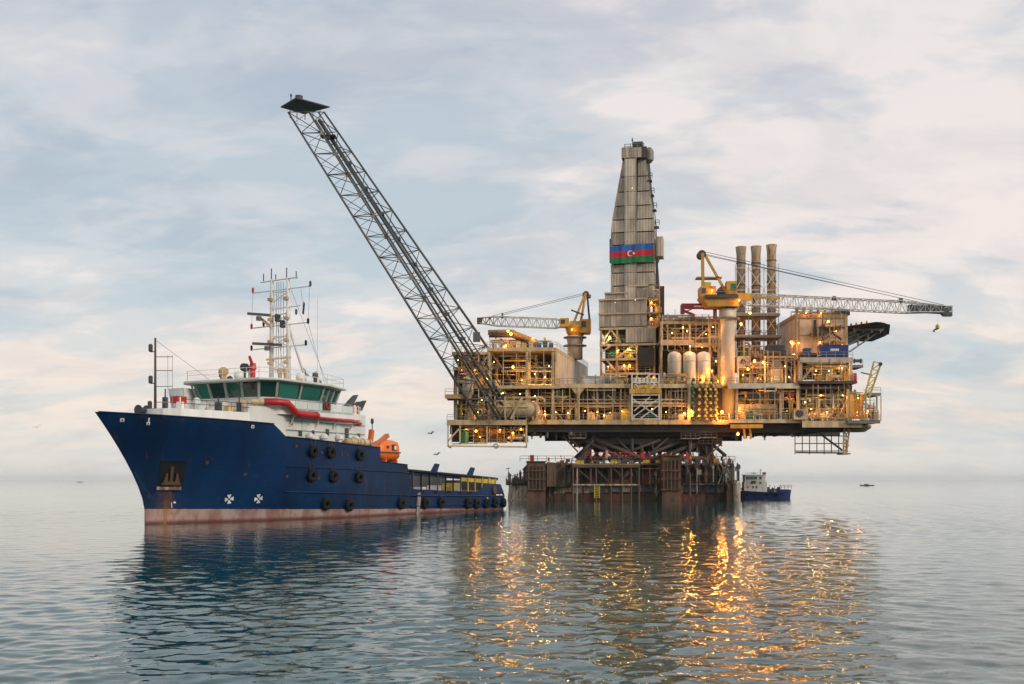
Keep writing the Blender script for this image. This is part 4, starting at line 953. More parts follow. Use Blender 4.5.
for k in range(3): MB().beam(P(738 + k * 14, 296.5 + k * 0.6, C2 - 0.1), P(752 + k * 14, 297.1 + k * 0.6, C2 - 0.1), 0.3, 1.5 if k < 1 else 0.4).obj('jib_foot_plate', YEL, cr2)
MB().beam(P(908, 308.5, C2 + 1), P(946, 310.5, C2 + 1), 0.9, 1.5).obj('jib_tip_section', DKGREY, cr2)
MB().lathe([(0.75, 0), (0.75, 1.2)], P(945.5, 311.5, C2 + 0.4), 14, 'y').obj('tip_sheave', DKGREY, cr2); fb(944, 952.5, 305.5, 316, C2 + 0.6, 1.0).obj('tip_bracket', DKGREY, cr2)
for k, px in enumerate((833, 900)): fb(px, px + 3, 296 + k * 2, 300 + k * 2, C2 + 0.4, 0.9).obj('jib_sheave_box', DKGREY, cr2)
for a, b in (((703, 251.5), (944, 305)), ((704, 255), (930, 304.5)), ((704, 254), (900, 298))): MB().bar(P(*a, C2 + 0.9), P(*b, C2 + 1.0), 0.055, n=5).obj('luffing_cable', DKGREY, cr2)
hk = MB().bar(P(938, 316, C2 + 1), P(937.5, 325, C2 + 1), 0.022, n=4); hk.obj('hoist_cable', DKGREY, cr2)
MB().lathe([(0.1, 0), (0.42, 0.25), (0.42, 0.8), (0.1, 1.1)], P(937.5, 329.5, C2 + 1), 8).obj('hook_block', YELP, cr2)
MB().tube([P(937, 329, C2 + 1), P(935, 329.5, C2 + 1), P(933.5, 331, C2 + 1), P(934.5, 332, C2 + 1)], 0.18, 6).obj('hook', DKGREY, cr2)
lamp(P(739, 300, C2 - 2), 'o', 500, 0.2, cr2); lamp(P(712, 290, C2 - 1.4), 'o', 300, 0.16, cr2)
# left hand crane
C1_ = 245.0
cr1 = thing('pedestal_crane', 'small yellow crane with white jib lowered to the left beside the clad wall', 'crane', (X(575, C1_), C1_, roof_z))
hp = Z(336, C1_) - roof_z
MB().lathe([(1.7, 0), (1.7, hp * 0.75), (1.85, hp * 0.8), (1.85, hp)], (X(575, C1_), C1_, roof_z), 22).obj('pedestal', CREAM2, cr1, True)
for h in (0.55, 0.9): MB().lathe([(1.9, 0), (2.6, 0.05), (2.6, 0.25), (1.9, 0.3)], (X(575, C1_), C1_, roof_z + hp * h), 18).obj('collar_platform', STEEL, cr1)
MB().lathe([(1.6, 0), (2.1, 0.6), (2.4, 1.8), (2.4, 2.2)], (X(576, C1_), C1_, Z(336, C1_)), 16).obj('slew_platform', YEL, cr1)
fb(580, 591, 319, 332.5, C1_ - 2, 4).obj('machinery_house', YEL, cr1); fb(581.5, 586, 321, 327, C1_ - 2.1, 0.09).obj('louvre', DKGREY, cr1)
fb(560, 569, 318, 326.5, C1_ - 2.2, 2.6).obj('operator_cab', YEL, cr1); fb(561, 565, 319.5, 323.5, C1_ - 2.28, 0.07).obj('cab_window', GLASSM, cr1)
fb(570, 580, 321, 327, C1_ - 1.5, 3).obj('winch_house', YELP, cr1)
for o in (-1.4, 1.4):
    MB().beam(P(574, 322, C1_ + o), P(585.5, 293, C1_ + o * 0.6), 0.4, 0.45).obj('a_frame_leg', YEL, cr1); MB().beam(P(581, 320, C1_ + o), P(586, 293, C1_ + o * 0.6), 0.4, 0.4).obj('a_frame_leg', YEL, cr1); MB().beam(P(589.5, 320, C1_ + o), P(587, 293, C1_ + o * 0.6), 0.3, 0.3).obj('a_frame_leg', DKGREY, cr1)
MB().lathe([(0.7, 0), (0.7, 2.0)], P(586, 294, C1_ - 1), 12, 'y').obj('apex_sheave', DKGREY, cr1); fb(583, 591, 294.5, 297, C1_ - 1, 2).obj('apex_platform', STEEL, cr1); MB().beam(P(571, 310, C1_ - 1.4), P(584, 315, C1_ - 1.4), 0.3, 0.3).obj('cross_arm', DKGREY, cr1)
lattice_jib(cr1, P(564, 324, C1_ - 0.5), P(478, 320.5, C1_ - 0.5), 2.0, 1.1, 1.8, 22, WHITE2, BROWN, 0.8)
fb(477, 482, 317.5, 323.5, C1_ - 1, 1.2).obj('tip_bracket', BROWN, cr1); fb(501.5, 503.2, 313, 318, C1_ - 1, 1).obj('jib_sheave_box', DKGREY, cr1)
for a, b in (((585, 293), (492, 316)), ((585.5, 294.5), (502, 315))): MB().bar(P(*a, C1_ - 0.3), P(*b, C1_ - 0.5), 0.05, n=5).obj('luffing_cable', DKGREY, cr1)
lamp(P(572, 329.5, C1_ - 3), 'o', 300, 0.2, cr1)
# red knuckle boom crane
kn = thing('knuckle_crane', 'small red knuckle boom crane folded above the tank module roof', 'crane', P(716, 321, 231))
MB().beam(P(681.5, 306.3, 230), P(722, 306.3, 230), 0.8, 1.1).obj('main_boom', RED, kn); MB().beam(P(682.5, 305, 230), P(682.5, 314, 230), 0.8, 0.9).obj('elbow', RED, kn)
MB().beam(P(683, 310.5, 230), P(695, 315.5, 230), 0.4, 0.5).obj('outer_boom', RED, kn); MB().beam(P(684, 312, 230), P(692, 309, 230), 0.2, 0.25).obj('ram', GALV, kn)
MB().bar(P(715, 321, 230), P(715, 308.8, 230), 0.4, n=10).obj('post', RED, kn); fb(694, 707, 305.6, 307, 229.55, 0.04).obj('white_stripe', WHITE, kn)

# ------------------------------------------------------------------ containers on the right deck
bc = thing('shipping_container', 'long navy blue container with a white mark on the right hand deck', 'container', P(834, 357, F0 - 1))
DC = F0 - 0.9
fb(820.5, 848.5, 345.4, 357, DC, 2.4).obj('body', NAVYB, bc)
for k in range(14): fb(821.3 + k * 1.95, 822.2 + k * 1.95, 346.4, 356.3, DC - 0.05, 0.049).obj('rib', NAVYB, bc)
fb(820.2, 848.8, 344.8, 345.35, DC - 0.08, 2.5).obj('top_rail', NAVYB, bc)
for k, (a, b) in enumerate(((830.6, 832), (832.3, 833.6), (833.9, 835.2), (835.5, 837), (837.3, 838.9))): fb(a, b, 348.6, 350.8, DC - 0.085, 0.03).obj('white_mark', WHITE, bc)
sb = thing('electrical_cabinet', 'small dark blue grey cabinet left of the navy container', 'cabinet', P(808, 357, F0 - 0.8))
fb(804.5, 811, 348, 357, F0 - 0.8, 1.6).obj('body', DKGREY, sb); fb(805.2, 807.6, 349.5, 356, F0 - 0.86, 0.055).obj('door', NAVYB, sb); fb(808, 810.4, 349.5, 356, F0 - 0.86, 0.055).obj('door', NAVYB, sb)
# ------------------------------------------------------------------ transport barge under the topsides
BD = 219.0
bg_ = thing('transport_barge', 'rusty flat transport barge carrying the platform on a dark steel truss', 'barge', (X(632, BD), BD + 40, 0))
def bp2(name, mb, mat, parent=None, smooth=False): return mb.obj(name, mat, parent or bg_, smooth)
BZ = Z(463, BD)
bx0, bx1 = X(526, BD), X(737, BD)
bp2('hull', MB().bx(bx0 + 1, bx1 - 1, BD + 5, BD + 115, -1.2, BZ - 0.4), RUST)
bp2('main_deck', MB().bx(bx0 + 0.4, bx1 - 0.4, BD + 2.6, BD + 115.4, BZ - 0.39, BZ), BROWN)
rg = random.Random(41)
px = 546.0
while px < 734:                                            # mismatched plating: red oxide above, scoured pale band, wet rust at the waterline
    w_ = rg.uniform(5, 13); e = min(735, px + w_) - 0.35; o = rg.uniform(0, 0.25)
    bp2('hull_plate', fb(px, e, 466 + rg.uniform(0, 3), 477, BD + 4.6 - o, 0.3), rg.choice((REDB, REDB, DARK, BROWN, BLUEG, RUST)))
    bp2('hull_plate', fb(px, e, 477.3, 483.6, BD + 4.5 - o, 0.3), rg.choice((REDB, RUST, DARK, REDB)))
    bp2('hull_plate', fb(px, e, 484 + rg.uniform(0, 1), 492.5 + rg.uniform(-1, 1), BD + 4.4 - o, 0.3), rg.choice((SCALE, SCALE, SCALE, BLUEG, RUST)))
    bp2('hull_plate', fb(px, e, 494, 502, BD + 4.3 - o, 0.35), rg.choice((RUST, REDB, BROWN)))
    px += w_
for py, a, b in ((470.5, 547, 572), (483.3, 546, 660), (483.6, 682, 734), (474, 684, 722), (468, 641, 661)): bp2('ledge', fb(a, b, py, py + 1.1, BD + 3.2, 1.3), rg.choice((SCALE, BROWN)))
for i in range(34):                                        # clutter on the ledges and hanging gear
    px = rg.choice((rg.uniform(547, 572), rg.uniform(641, 660), rg.uniform(684, 732), rg.uniform(574, 638))); py = rg.choice((470.5, 476, 483.3)); h = rg.uniform(2, 6); a = rg.uniform(0.8, 3.2)
    bp2('ledge_gear', fb(px, px + a, py - h, py, BD + 3.3, 0.9), rg.choice((DARK, BROWN, STEEL, REDB, BLUEG, TAN, GREEN)))
for i in range(16):
    px = rg.uniform(547, 732); bp2('drain_pipe', MB().bar(P(px, rg.uniform(464, 472), BD + 3.9), P(px + rg.uniform(-1, 1), rg.uniform(484, 497), BD + 3.9), rg.uniform(0.06, 0.15), n=6), rg.choice((BROWN, SCALE, STEEL)))
for a, b, pt, D in ((527, 545.5, 462, BD - 1.0), (662, 681, 456, BD - 0.6), (727, 736, 481, BD + 1)):
    bp2('end_column', fb(a, b, pt, 502, D, 6), RUST)
    n = 5 if b - a > 12 else 2
    for k in range(n): q = a + (b - a) * (k + 0.3) / n; bp2('column_rib', fb(q, q + 1.3, pt + 4, 489, D - 0.35, 0.34), BROWN if k % 2 else RUST)
    bp2('column_cap', fb(a - 0.6, b + 0.6, pt - 1, pt - 0.05, D - 0.3, 6.6), BROWN)
# sloping dark side wall behind the left column
bp2('side_wall', MB().hexa([(X(546.8, BD), BD, 2.8), (X(571, BD), BD + 4, 2.8), (X(571, BD), BD + 4.5, 2.8), (X(546.8, BD), BD + 0.6, 2.8), (X(546.8, BD), BD, BZ + 0.2), (X(574, BD), BD + 4, BZ - 0.1), (X(574, BD), BD + 4.5, BZ - 0.1), (X(546.8, BD), BD + 0.6, BZ + 0.2)]), BROWN)
for k in range(4): bp2('hull_plate', fb(549 + k * 5.6, 554 + k * 5.6, 466 + k * 0.4, 484, BD + 0.9 + k * 0.85, 0.2), (BROWN, RUST, DARK, NAVYB)[k] if k < 3 else BOOM)
# middle working platform on legs
bp2('working_platform', fb(572, 640, 464.5, 467.5, BD - 1.0, 6), BROWN)
for k in range(8): bp2('platform_plank', fb(572.4 + k * 8.5, 580.5 + k * 8.5, 463.9, 464.45, BD - 1.0 + 0.05 * (k % 2), 5), TAN)
for px in (573, 577, 596, 611, 622, 631, 639): bp2('platform_leg', MB().bar(P(px, 467.5, BD - 0.6), P(px, 501, BD - 0.6), 0.2, n=8), BROWN if px != 577 else SCALE)
for a, b in (((577, 468), (594, 483)), ((610, 483), (597, 470)), ((631, 470), (622, 482)), ((613, 468), (630, 484)), ((624, 481), (628, 470))): bp2('platform_brace', MB().beam(P(*a, BD - 0.5), P(*b, BD - 0.5), 0.2, 0.2), BROWN)
lad = MB()
for px in (594.5, 599.5): lad.beam(P(px, 486, BD - 1), P(px, 498, BD - 1), 0.12, 0.12)
for k in range(7): lad.beam(P(594.5, 487 + k * 1.7, BD - 1), P(599.5, 487 + k * 1.7, BD - 1), 0.08, 0.1)
bp2('ladder', lad, YELP)
bp2('platform_skirt', fb(573, 639, 484, 485.5, BD - 0.9, 0.3), SCALE)
for a, b, py, D in ((520, 573, 462, BD - 0.4), (572, 640, 463.8, BD - 0.9), (640, 735, 462.5, BD + 3)): railing(P(a, py, D), P(b, py, D), bg_, mat=BROWN, h=1.2)
for a, b, py, D in ((585, 640, 458.5, BD + 2.8),): railing(P(a, py, D), P(b, py, D), bg_, mat=RED, h=1.2, step=1.0)
rg = random.Random(11)
for px, py, w_, h_2, m in ((530, 461.5, 4, 6.5, RED), (548, 461.5, 1.6, 4, RED), (576, 464, 8, 4, YELP), (643, 464, 7, 4, YEL), (656, 463, 5, 3, YELP), (641, 458, 4, 5.5, RED), (714, 463, 5, 4.5, YEL), (566, 462, 4, 3, BROWN), (606, 458.5, 2, 8, CREAM), (611, 463.6, 6, 4, YELP), (622, 463.6, 5, 3, DKGREY)):
    mb = fb(px, px + w_, py - h_2, py, BD - 0.2 if px < 640 else BD + 2.9, 1.3); 
    bp2('deck_locker', mb, m)
rv = random.Random(8)
for k in range(11):
    px = 650 + k * 4.0 + rv.uniform(-1, 1); h = rv.uniform(2.5, 6); q = rv.uniform(1.2, 2.6)
    bp2('red_valve_unit', fb(px, px + q, 459.5 - h, 459.5, BD + 3.6 + rv.random(), 0.8).bar(P(px + q / 2, 459.5 - h, BD + 4), P(px + q / 2 + rv.uniform(-2, 2), 457.5 - h, BD + 4), 0.1, n=6), rv.choice((RED, RED, RED, DARK, YELP)))
# machinery on the right shoulder and left bow piece
for i in range(26):
    px = rg.uniform(684, 738); py = 478 - rg.random() * (18 if px < 722 else 14); a = rg.uniform(1.5, 4.5); h = rg.uniform(2, 5); D = BD + rg.uniform(0, 4)
    mb = fb(px, px + a, py - h, py, D, rg.uniform(0.6, 1.6)); mb.bar(P(px + a / 2, py - h - rg.uniform(1, 4), D + 0.4), P(px + a / 2, 482, D + 0.4), 0.16, n=6)
    bp2('mooring_machinery', mb, rg.choice((DARK, BROWN, DKGREY, RUST, STEEL)))
for i in range(7):
    a, b = P(rg.uniform(684, 735), rg.uniform(455, 464), BD + 1), P(rg.uniform(690, 738), 484, BD + 1); bp2('mooring_brace', MB().beam(a, b, 0.22, 0.22), rg.choice((BROWN, STEEL)))
bp2('fender_roll', MB().lathe([(0.3, -3.4), (0.7, -3.0), (0.75, 0), (0.75, 0.6), (0.5, 1.2)], P(737, 487, BD + 0.6), 14), SCALE)
bp2('stern_block', MB().prism([(X(507, BD), BD + 4), (X(509, BD), BD + 2.2), (X(527, BD), BD + 2.0), (X(527, BD), BD + 12), (X(507, BD), BD + 12)], -0.6, Z(485.5, BD), [(X(509, BD), BD + 4.2), (X(510.5, BD), BD + 2.9), (X(527, BD), BD + 2.4), (X(527, BD), BD + 12), (X(509, BD), BD + 12)]), SCALE)
for i in range(22):
    px = rg.uniform(507, 525); h = rg.uniform(3, 5 + (px - 507) * 0.75); D = BD + rg.uniform(3, 7); a = rg.uniform(1, 3.5)
    bp2('stern_gear', MB().bx(X(px, D), X(px + a, D), D, D + 0.9, Z(485.5, BD), Z(485.5, BD) + h * 0.2).bar((X(px + a / 2, D), D + 0.4, Z(485.5, BD) + h * 0.2), (X(px + a / 2, D) + rg.uniform(-0.6, 0.6), D + 0.4, Z(485.5, BD) + h * 0.2 + rg.uniform(0.2, 0.9)), 0.07, n=5), rg.choice((DARK, BROWN, REDB, STEEL, TAN, RUST)))
for py in (470, 478.5, 489): bp2('column_band', fb(526.4, 546.1, py, py + 1.3, BD - 1.5, 0.45), BROWN); bp2('column_band', fb(661.4, 681.6, py, py + 1.3, BD - 1.1, 0.45), REDB)
rk = MB()
for k in range(10):
    px = 506 + k * 2.0; rk.bx(X(px, 221), X(px + rg.uniform(1, 2.4), 221), 221, 222.5, Z(484, 221), Z(480 - rg.uniform(0, 8), 221))
rk.bx(X(506, 221), X(526, 221), 221.6, 223.5, Z(485, 221), Z(483.4, 221)); rk.bar(P(510, 484, 221), P(508, 468, 221), 0.06, n=4).beam(P(506, 469, 221), P(510, 468, 221), 0.15, 0.15)
bp2('winch_rack', rk, DARK); railing(P(506, 485, BD + 3), P(526, 480, BD + 3), bg_, mat=BROWN, h=1.6, step=1.1)
# deck support truss between barge and topsides
TZ0, TZ1 = BZ, Z(440, 230)
for px, pl in ((578, 596), (714, 700), (588, 588), (706, 706)):
    D = 229 if px in (578, 714) else 246
    bp2('truss_leg', MB().beam((X(px, D), D, TZ0), (X(pl, D), D, TZ1 + 0.6), 1.5, 1.5), DARK)
for (a, b, r) in (((596, 440), (650, 462), 0.55), ((650, 462), (704, 440), 0.55), ((584, 441), (632, 462), 0.4), ((632, 462), (680, 441), 0.4), ((632, 438), (632, 463), 0.4), ((616, 438), (640, 462), 0.3), ((668, 438), (640, 462), 0.3), ((590, 458), (712, 458), 0.4), ((594, 440), (575, 458), 0.35), ((598, 441), (618, 461), 0.3), ((707, 440), (726, 456), 0.35), ((702, 442), (672, 461), 0.3), ((640, 444), (646, 462), 0.35), ((652, 444), (656, 462), 0.3), ((612, 458), (660, 440), 0.3)):
    for D in (228, 240): bp2('truss_brace', MB().bar(P(*a, D), P(*b, D), r, n=8), DARK, smooth=True)
bp2('truss_top_chord', fb(570, 722, 438.5, 444, 229, 0.9), DARK); bp2('truss_top_chord', fb(574, 716, 439, 447, 241, 0.9), DARK)
for a, b, py, D in ((569, 586, 437.5, 226), (681, 700, 438, 226), (700, 717, 437, 226), (699, 722, 443, 227)):
    bp2('access_platform', fb(a, b, py, py + 1, D, 3), SCALE if D < 227 else BROWN); railing(P(a, py, D), P(b, py, D), bg_, h=1.0, step=0.9)
for a, b in (((563, 436), (578, 452)), ((568, 436), (580, 448)), ((722, 443), (706, 458)), ((700, 430), (722, 446))): bp2('platform_strut', MB().beam(P(*a, 227), P(*b, 227), 0.3, 0.3), BROWN)
for i in range(14):
    px = rg.uniform(686, 716); D = 227 + rg.random() * 3; bp2('hanging_hose', MB().bar(P(px, 438, D), P(px + rg.uniform(-2, 2), rg.uniform(450, 464), D), rg.uniform(0.1, 0.3), n=6), rg.choice((BROWN, DARK, STEEL)))

bp2('dark_gap_box', fb(583, 712, 441, 449.5, 250, 1.0), DARK); bp2('dark_gap_box', fb(600, 700, 444, 452, 262, 1.0), DARK)  # dark boxes added to close the pale gaps behind the truss
for k in range(12):
    a = 588 + k * 10.5; bp2('truss_brace', MB().bar(P(a, 441, 236), P(a + (12 if k % 2 else -8), 462, 236), 0.28, n=7), DARK); bp2('truss_brace', MB().bar(P(a + 4, 443, 252), P(a + (-6 if k % 2 else 12), 461, 252), 0.4, n=7), BROWN)
for i in range(46):                                        # gear crowding the barge deck
    px = rg.uniform(552, 732); D = BD + rg.uniform(4, 12); a = rg.uniform(1.0, 4.5); h = rg.uniform(1.5, 6) * (0.6 if px < 580 else 1)
    mb = MB().bx(X(px, D), X(px + a, D), D, D + 1.0, BZ, BZ + h * 0.19)
    if i % 2: mb.bar((X(px + a / 2, D), D + 0.5, BZ + h * 0.19), (X(px + a / 2, D) + rg.uniform(-0.4, 0.4), D + 0.5, BZ + h * 0.19 + rg.uniform(0.3, 1.0)), 0.08, n=5)
    bp2('deck_gear', mb, rg.choice((DARK, DARK, BROWN, REDB, STEEL, RED, TAN, BLUEG)))
for i in range(18):
    px = rg.uniform(526, 734); D = BD + rg.uniform(-0.8, 3); bp2('hanging_fender', MB().bar(P(px, rg.uniform(466, 474), D), P(px, rg.uniform(480, 499), D), rg.uniform(0.08, 0.28), n=7), rg.choice((DARK, BLACK, BROWN, SCALE)))
# ------------------------------------------------------------------ small workboat right of the barge
tg = thing('workboat', 'small blue and white workboat with a tall wheelhouse right of the barge', 'boat', (X(765, 246), 248, 0))
TB = 246.0
def tb(name, mb, mat, parent=None): return mb.obj(name, mat, parent or tg)
sec = []
xs = [741, 745, 752, 766, 780, 786, 790, 793.5]; tops = [490.6, 490.8, 491.2, 492, 492.2, 491.0, 490.0, 489.6]; hw = [1.4, 1.7, 1.8, 1.8, 1.7, 1.3, 0.8, 0.1]
vs = []; fs = []
for x, tpy, h in zip(xs, tops, hw):
    for (yy, z) in ((-h * 0.85, -0.5), (-h, Z(tpy, TB)), (h, Z(tpy, TB)), (h * 0.85, -0.5)): vs.append((X(x - (1.5 if x > 792 and z < 0 else 0), TB), TB + 2 + yy, z))
for i in range(len(xs) - 1):
    for j in range(4): fs.append((i * 4 + j, i * 4 + (j + 1) % 4, (i + 1) * 4 + (j + 1) % 4, (i + 1) * 4 + j))
fs += [(3, 2, 1, 0), tuple(len(xs) * 4 - 4 + k for k in range(4))]
tb('hull', MB().add(vs, fs), TUGB)
tb('fender_strip', fb(741, 784, 493.3, 494.3, TB + 0.05, 0.15), BLACK)
tb('lower_house', fb(744, 767, 482, 492, TB + 0.9, 2.4), WHITE)
tb('wheelhouse', fb(745.0, 765.5, 475.5, 481.9, TB + 0.8, 2.6), WHITE)
for a, b in ((746.2, 749.6), (750.2, 753.2), (753.7, 757), (759.4, 761.8)): tb('window', fb(a, b, 476.6, 479.4, TB + 0.74, 0.06), GLASSM)
for a, b, c, d in ((751.3, 753.4, 480.9, 483.6), (753.8, 755.8, 480.9, 483.6), (759.8, 761.6, 482, 483.6), (752.3, 753.7, 486, 488.4), (756, 757.4, 486, 488.4)): tb('porthole', fb(a, b, c, d, TB + 0.74 if d < 484 else TB + 0.84, 0.055), DARK)
tb('wheelhouse_roof', fb(744.6, 766, 474.6, 475.4, TB + 0.5, 3.2), WHITE)
tb('exhaust_funnel', fb(763, 766, 472.2, 474.5, TB + 1.6, 0.7), BROWN)
tb('radar_bar', MB().beam(P(751.5, 473.2, TB + 1.8), P(756, 473.2, TB + 1.8), 0.2, 0.16).bar(P(753.8, 474.6, TB + 1.8), P(753.8, 473.2, TB + 1.8), 0.05, n=5), DKGREY)
tb('bow_bulwark', fb(779.5, 789, 489.3, 492, TB + 0.8, 2.2), NAVYB)
for px, h in ((768, 5), (770.5, 3), (773, 4), (776, 3.4), (778.5, 5)): tb('deck_gear', fb(px, px + 1.8, 492 - h, 492, TB + 1.0, 0.9).bar(P(px + 1, 492 - h, TB + 1.4), P(px + 2, 490 - h, TB + 1.4), 0.08, n=5), rg.choice((DKGREY, DARK, NAVYB)))
railing(P(781, 489.3, TB + 0.9), P(791.5, 489, TB + 1.6), tg, mat=DKGREY, h=0.9, step=0.7)
tb('tow_bollard', MB().beam(P(741, 489.5, TB + 2), P(744, 486.5, TB + 2), 0.25, 0.3), DKGREY)

tb('signal_mast', MB().bar(P(760.5, 474.6, TB + 1.8), P(760.5, 468.5, TB + 1.8), 0.05, n=5).bar(P(758.8, 470.6, TB + 1.8), P(762.2, 470.6, TB + 1.8), 0.035, n=4), DKGREY)
railing(P(745, 482, TB + 0.75), P(767, 482, TB + 0.75), tg, mat=WHITE, h=0.5, step=0.5, r=0.02); railing(P(745.2, 474.6, TB + 0.6), P(765.6, 474.6, TB + 0.6), tg, mat=WHITE, h=0.45, step=0.6, r=0.02)
for px in (747, 757, 768, 777): tb('tyre_fender', MB().torus(P(px, 495, TB + 0.1), (0, 1, 0), 0.2, 0.09, 14, 6), BLACK)
tb('house_door', fb(762.6, 764.6, 485, 491, TB + 0.85, 0.05), MINT); tb('lifebuoy', MB().torus(P(748, 487, TB + 0.84), (0, 1, 0), 0.17, 0.05, 12, 6), ORNG)
def skiff(name, label, px, py, L, D, mat):
    o = thing(name, label, 'boat', (X(px, D), D, 0)); x = X(px, D)
    MB().prism([(x - L / 2, D - 0.7), (x + L * 0.32, D - 0.7), (x + L / 2, D), (x + L * 0.32, D + 0.7), (x - L / 2, D + 0.7)], -0.2, 0.55, [(x - L / 2 - 0.1, D - 0.85), (x + L * 0.36, D - 0.85), (x + L / 2 + 0.5, D), (x + L * 0.36, D + 0.85), (x - L / 2 - 0.1, D + 0.85)]).obj('hull', mat, o)
    MB().prism([(x - L * 0.2, D - 0.5), (x + L * 0.12, D - 0.5), (x + L * 0.12, D + 0.5), (x - L * 0.2, D + 0.5)], 0.551, 1.15, [(x - L * 0.17, D - 0.42), (x + L * 0.06, D - 0.42), (x + L * 0.06, D + 0.42), (x - L * 0.17, D + 0.42)]).obj('cabin', mat, o)
skiff('distant_boat', 'tiny dark boat on the open water at far right', 867, 484, 10.0, 800, BLACK)
skiff('distant_boat', 'tiny speck of a boat on the horizon at far left', 80, 479, 13.0, 2000, BLACK)
for (px, py, D, label) in ((431, 433.5, 150, 'gull gliding left of the platform, the higher one near the hanging frame'), (437, 454.5, 150, 'dark gull flying low above the ship cargo deck'), (37, 427, 140, 'lone gull over the sea at far left')):
    c = P(px, py, D); L = 0.42
    vs = [(-L * 1.5, 0, 0.10), (-L * 0.7, 0.05, 0.24), (-0.06, 0.16, 0.05), (-0.06, -0.14, 0.05), (L * 1.5, 0, 0.16), (L * 0.7, 0.05, 0.28), (0.06, 0.16, 0.05), (0.06, -0.14, 0.05)]
    mb = MB().lathe([(0.02, -0.3), (0.09, -0.12), (0.10, 0.05), (0.04, 0.26)], (0, 0, 0), 8, 'y')
    mb.add(vs + [(a, b, z - 0.03) for a, b, z in vs], [(0, 3, 2, 1), (4, 5, 6, 7), (8, 9, 10, 11), (12, 15, 14, 13), (0, 1, 9, 8), (1, 2, 10, 9), (3, 0, 8, 11), (5, 4, 12, 13), (6, 5, 13, 14), (4, 7, 15, 12)])
    o = mb.obj('gull', WHITE if D < 145 else DKGREY); o.location = c; o.rotation_euler = (R(8), R(-12), R(35)); o.scale = (0.95,) * 3
    tag(o, label, 'gull', 'gulls in the air')
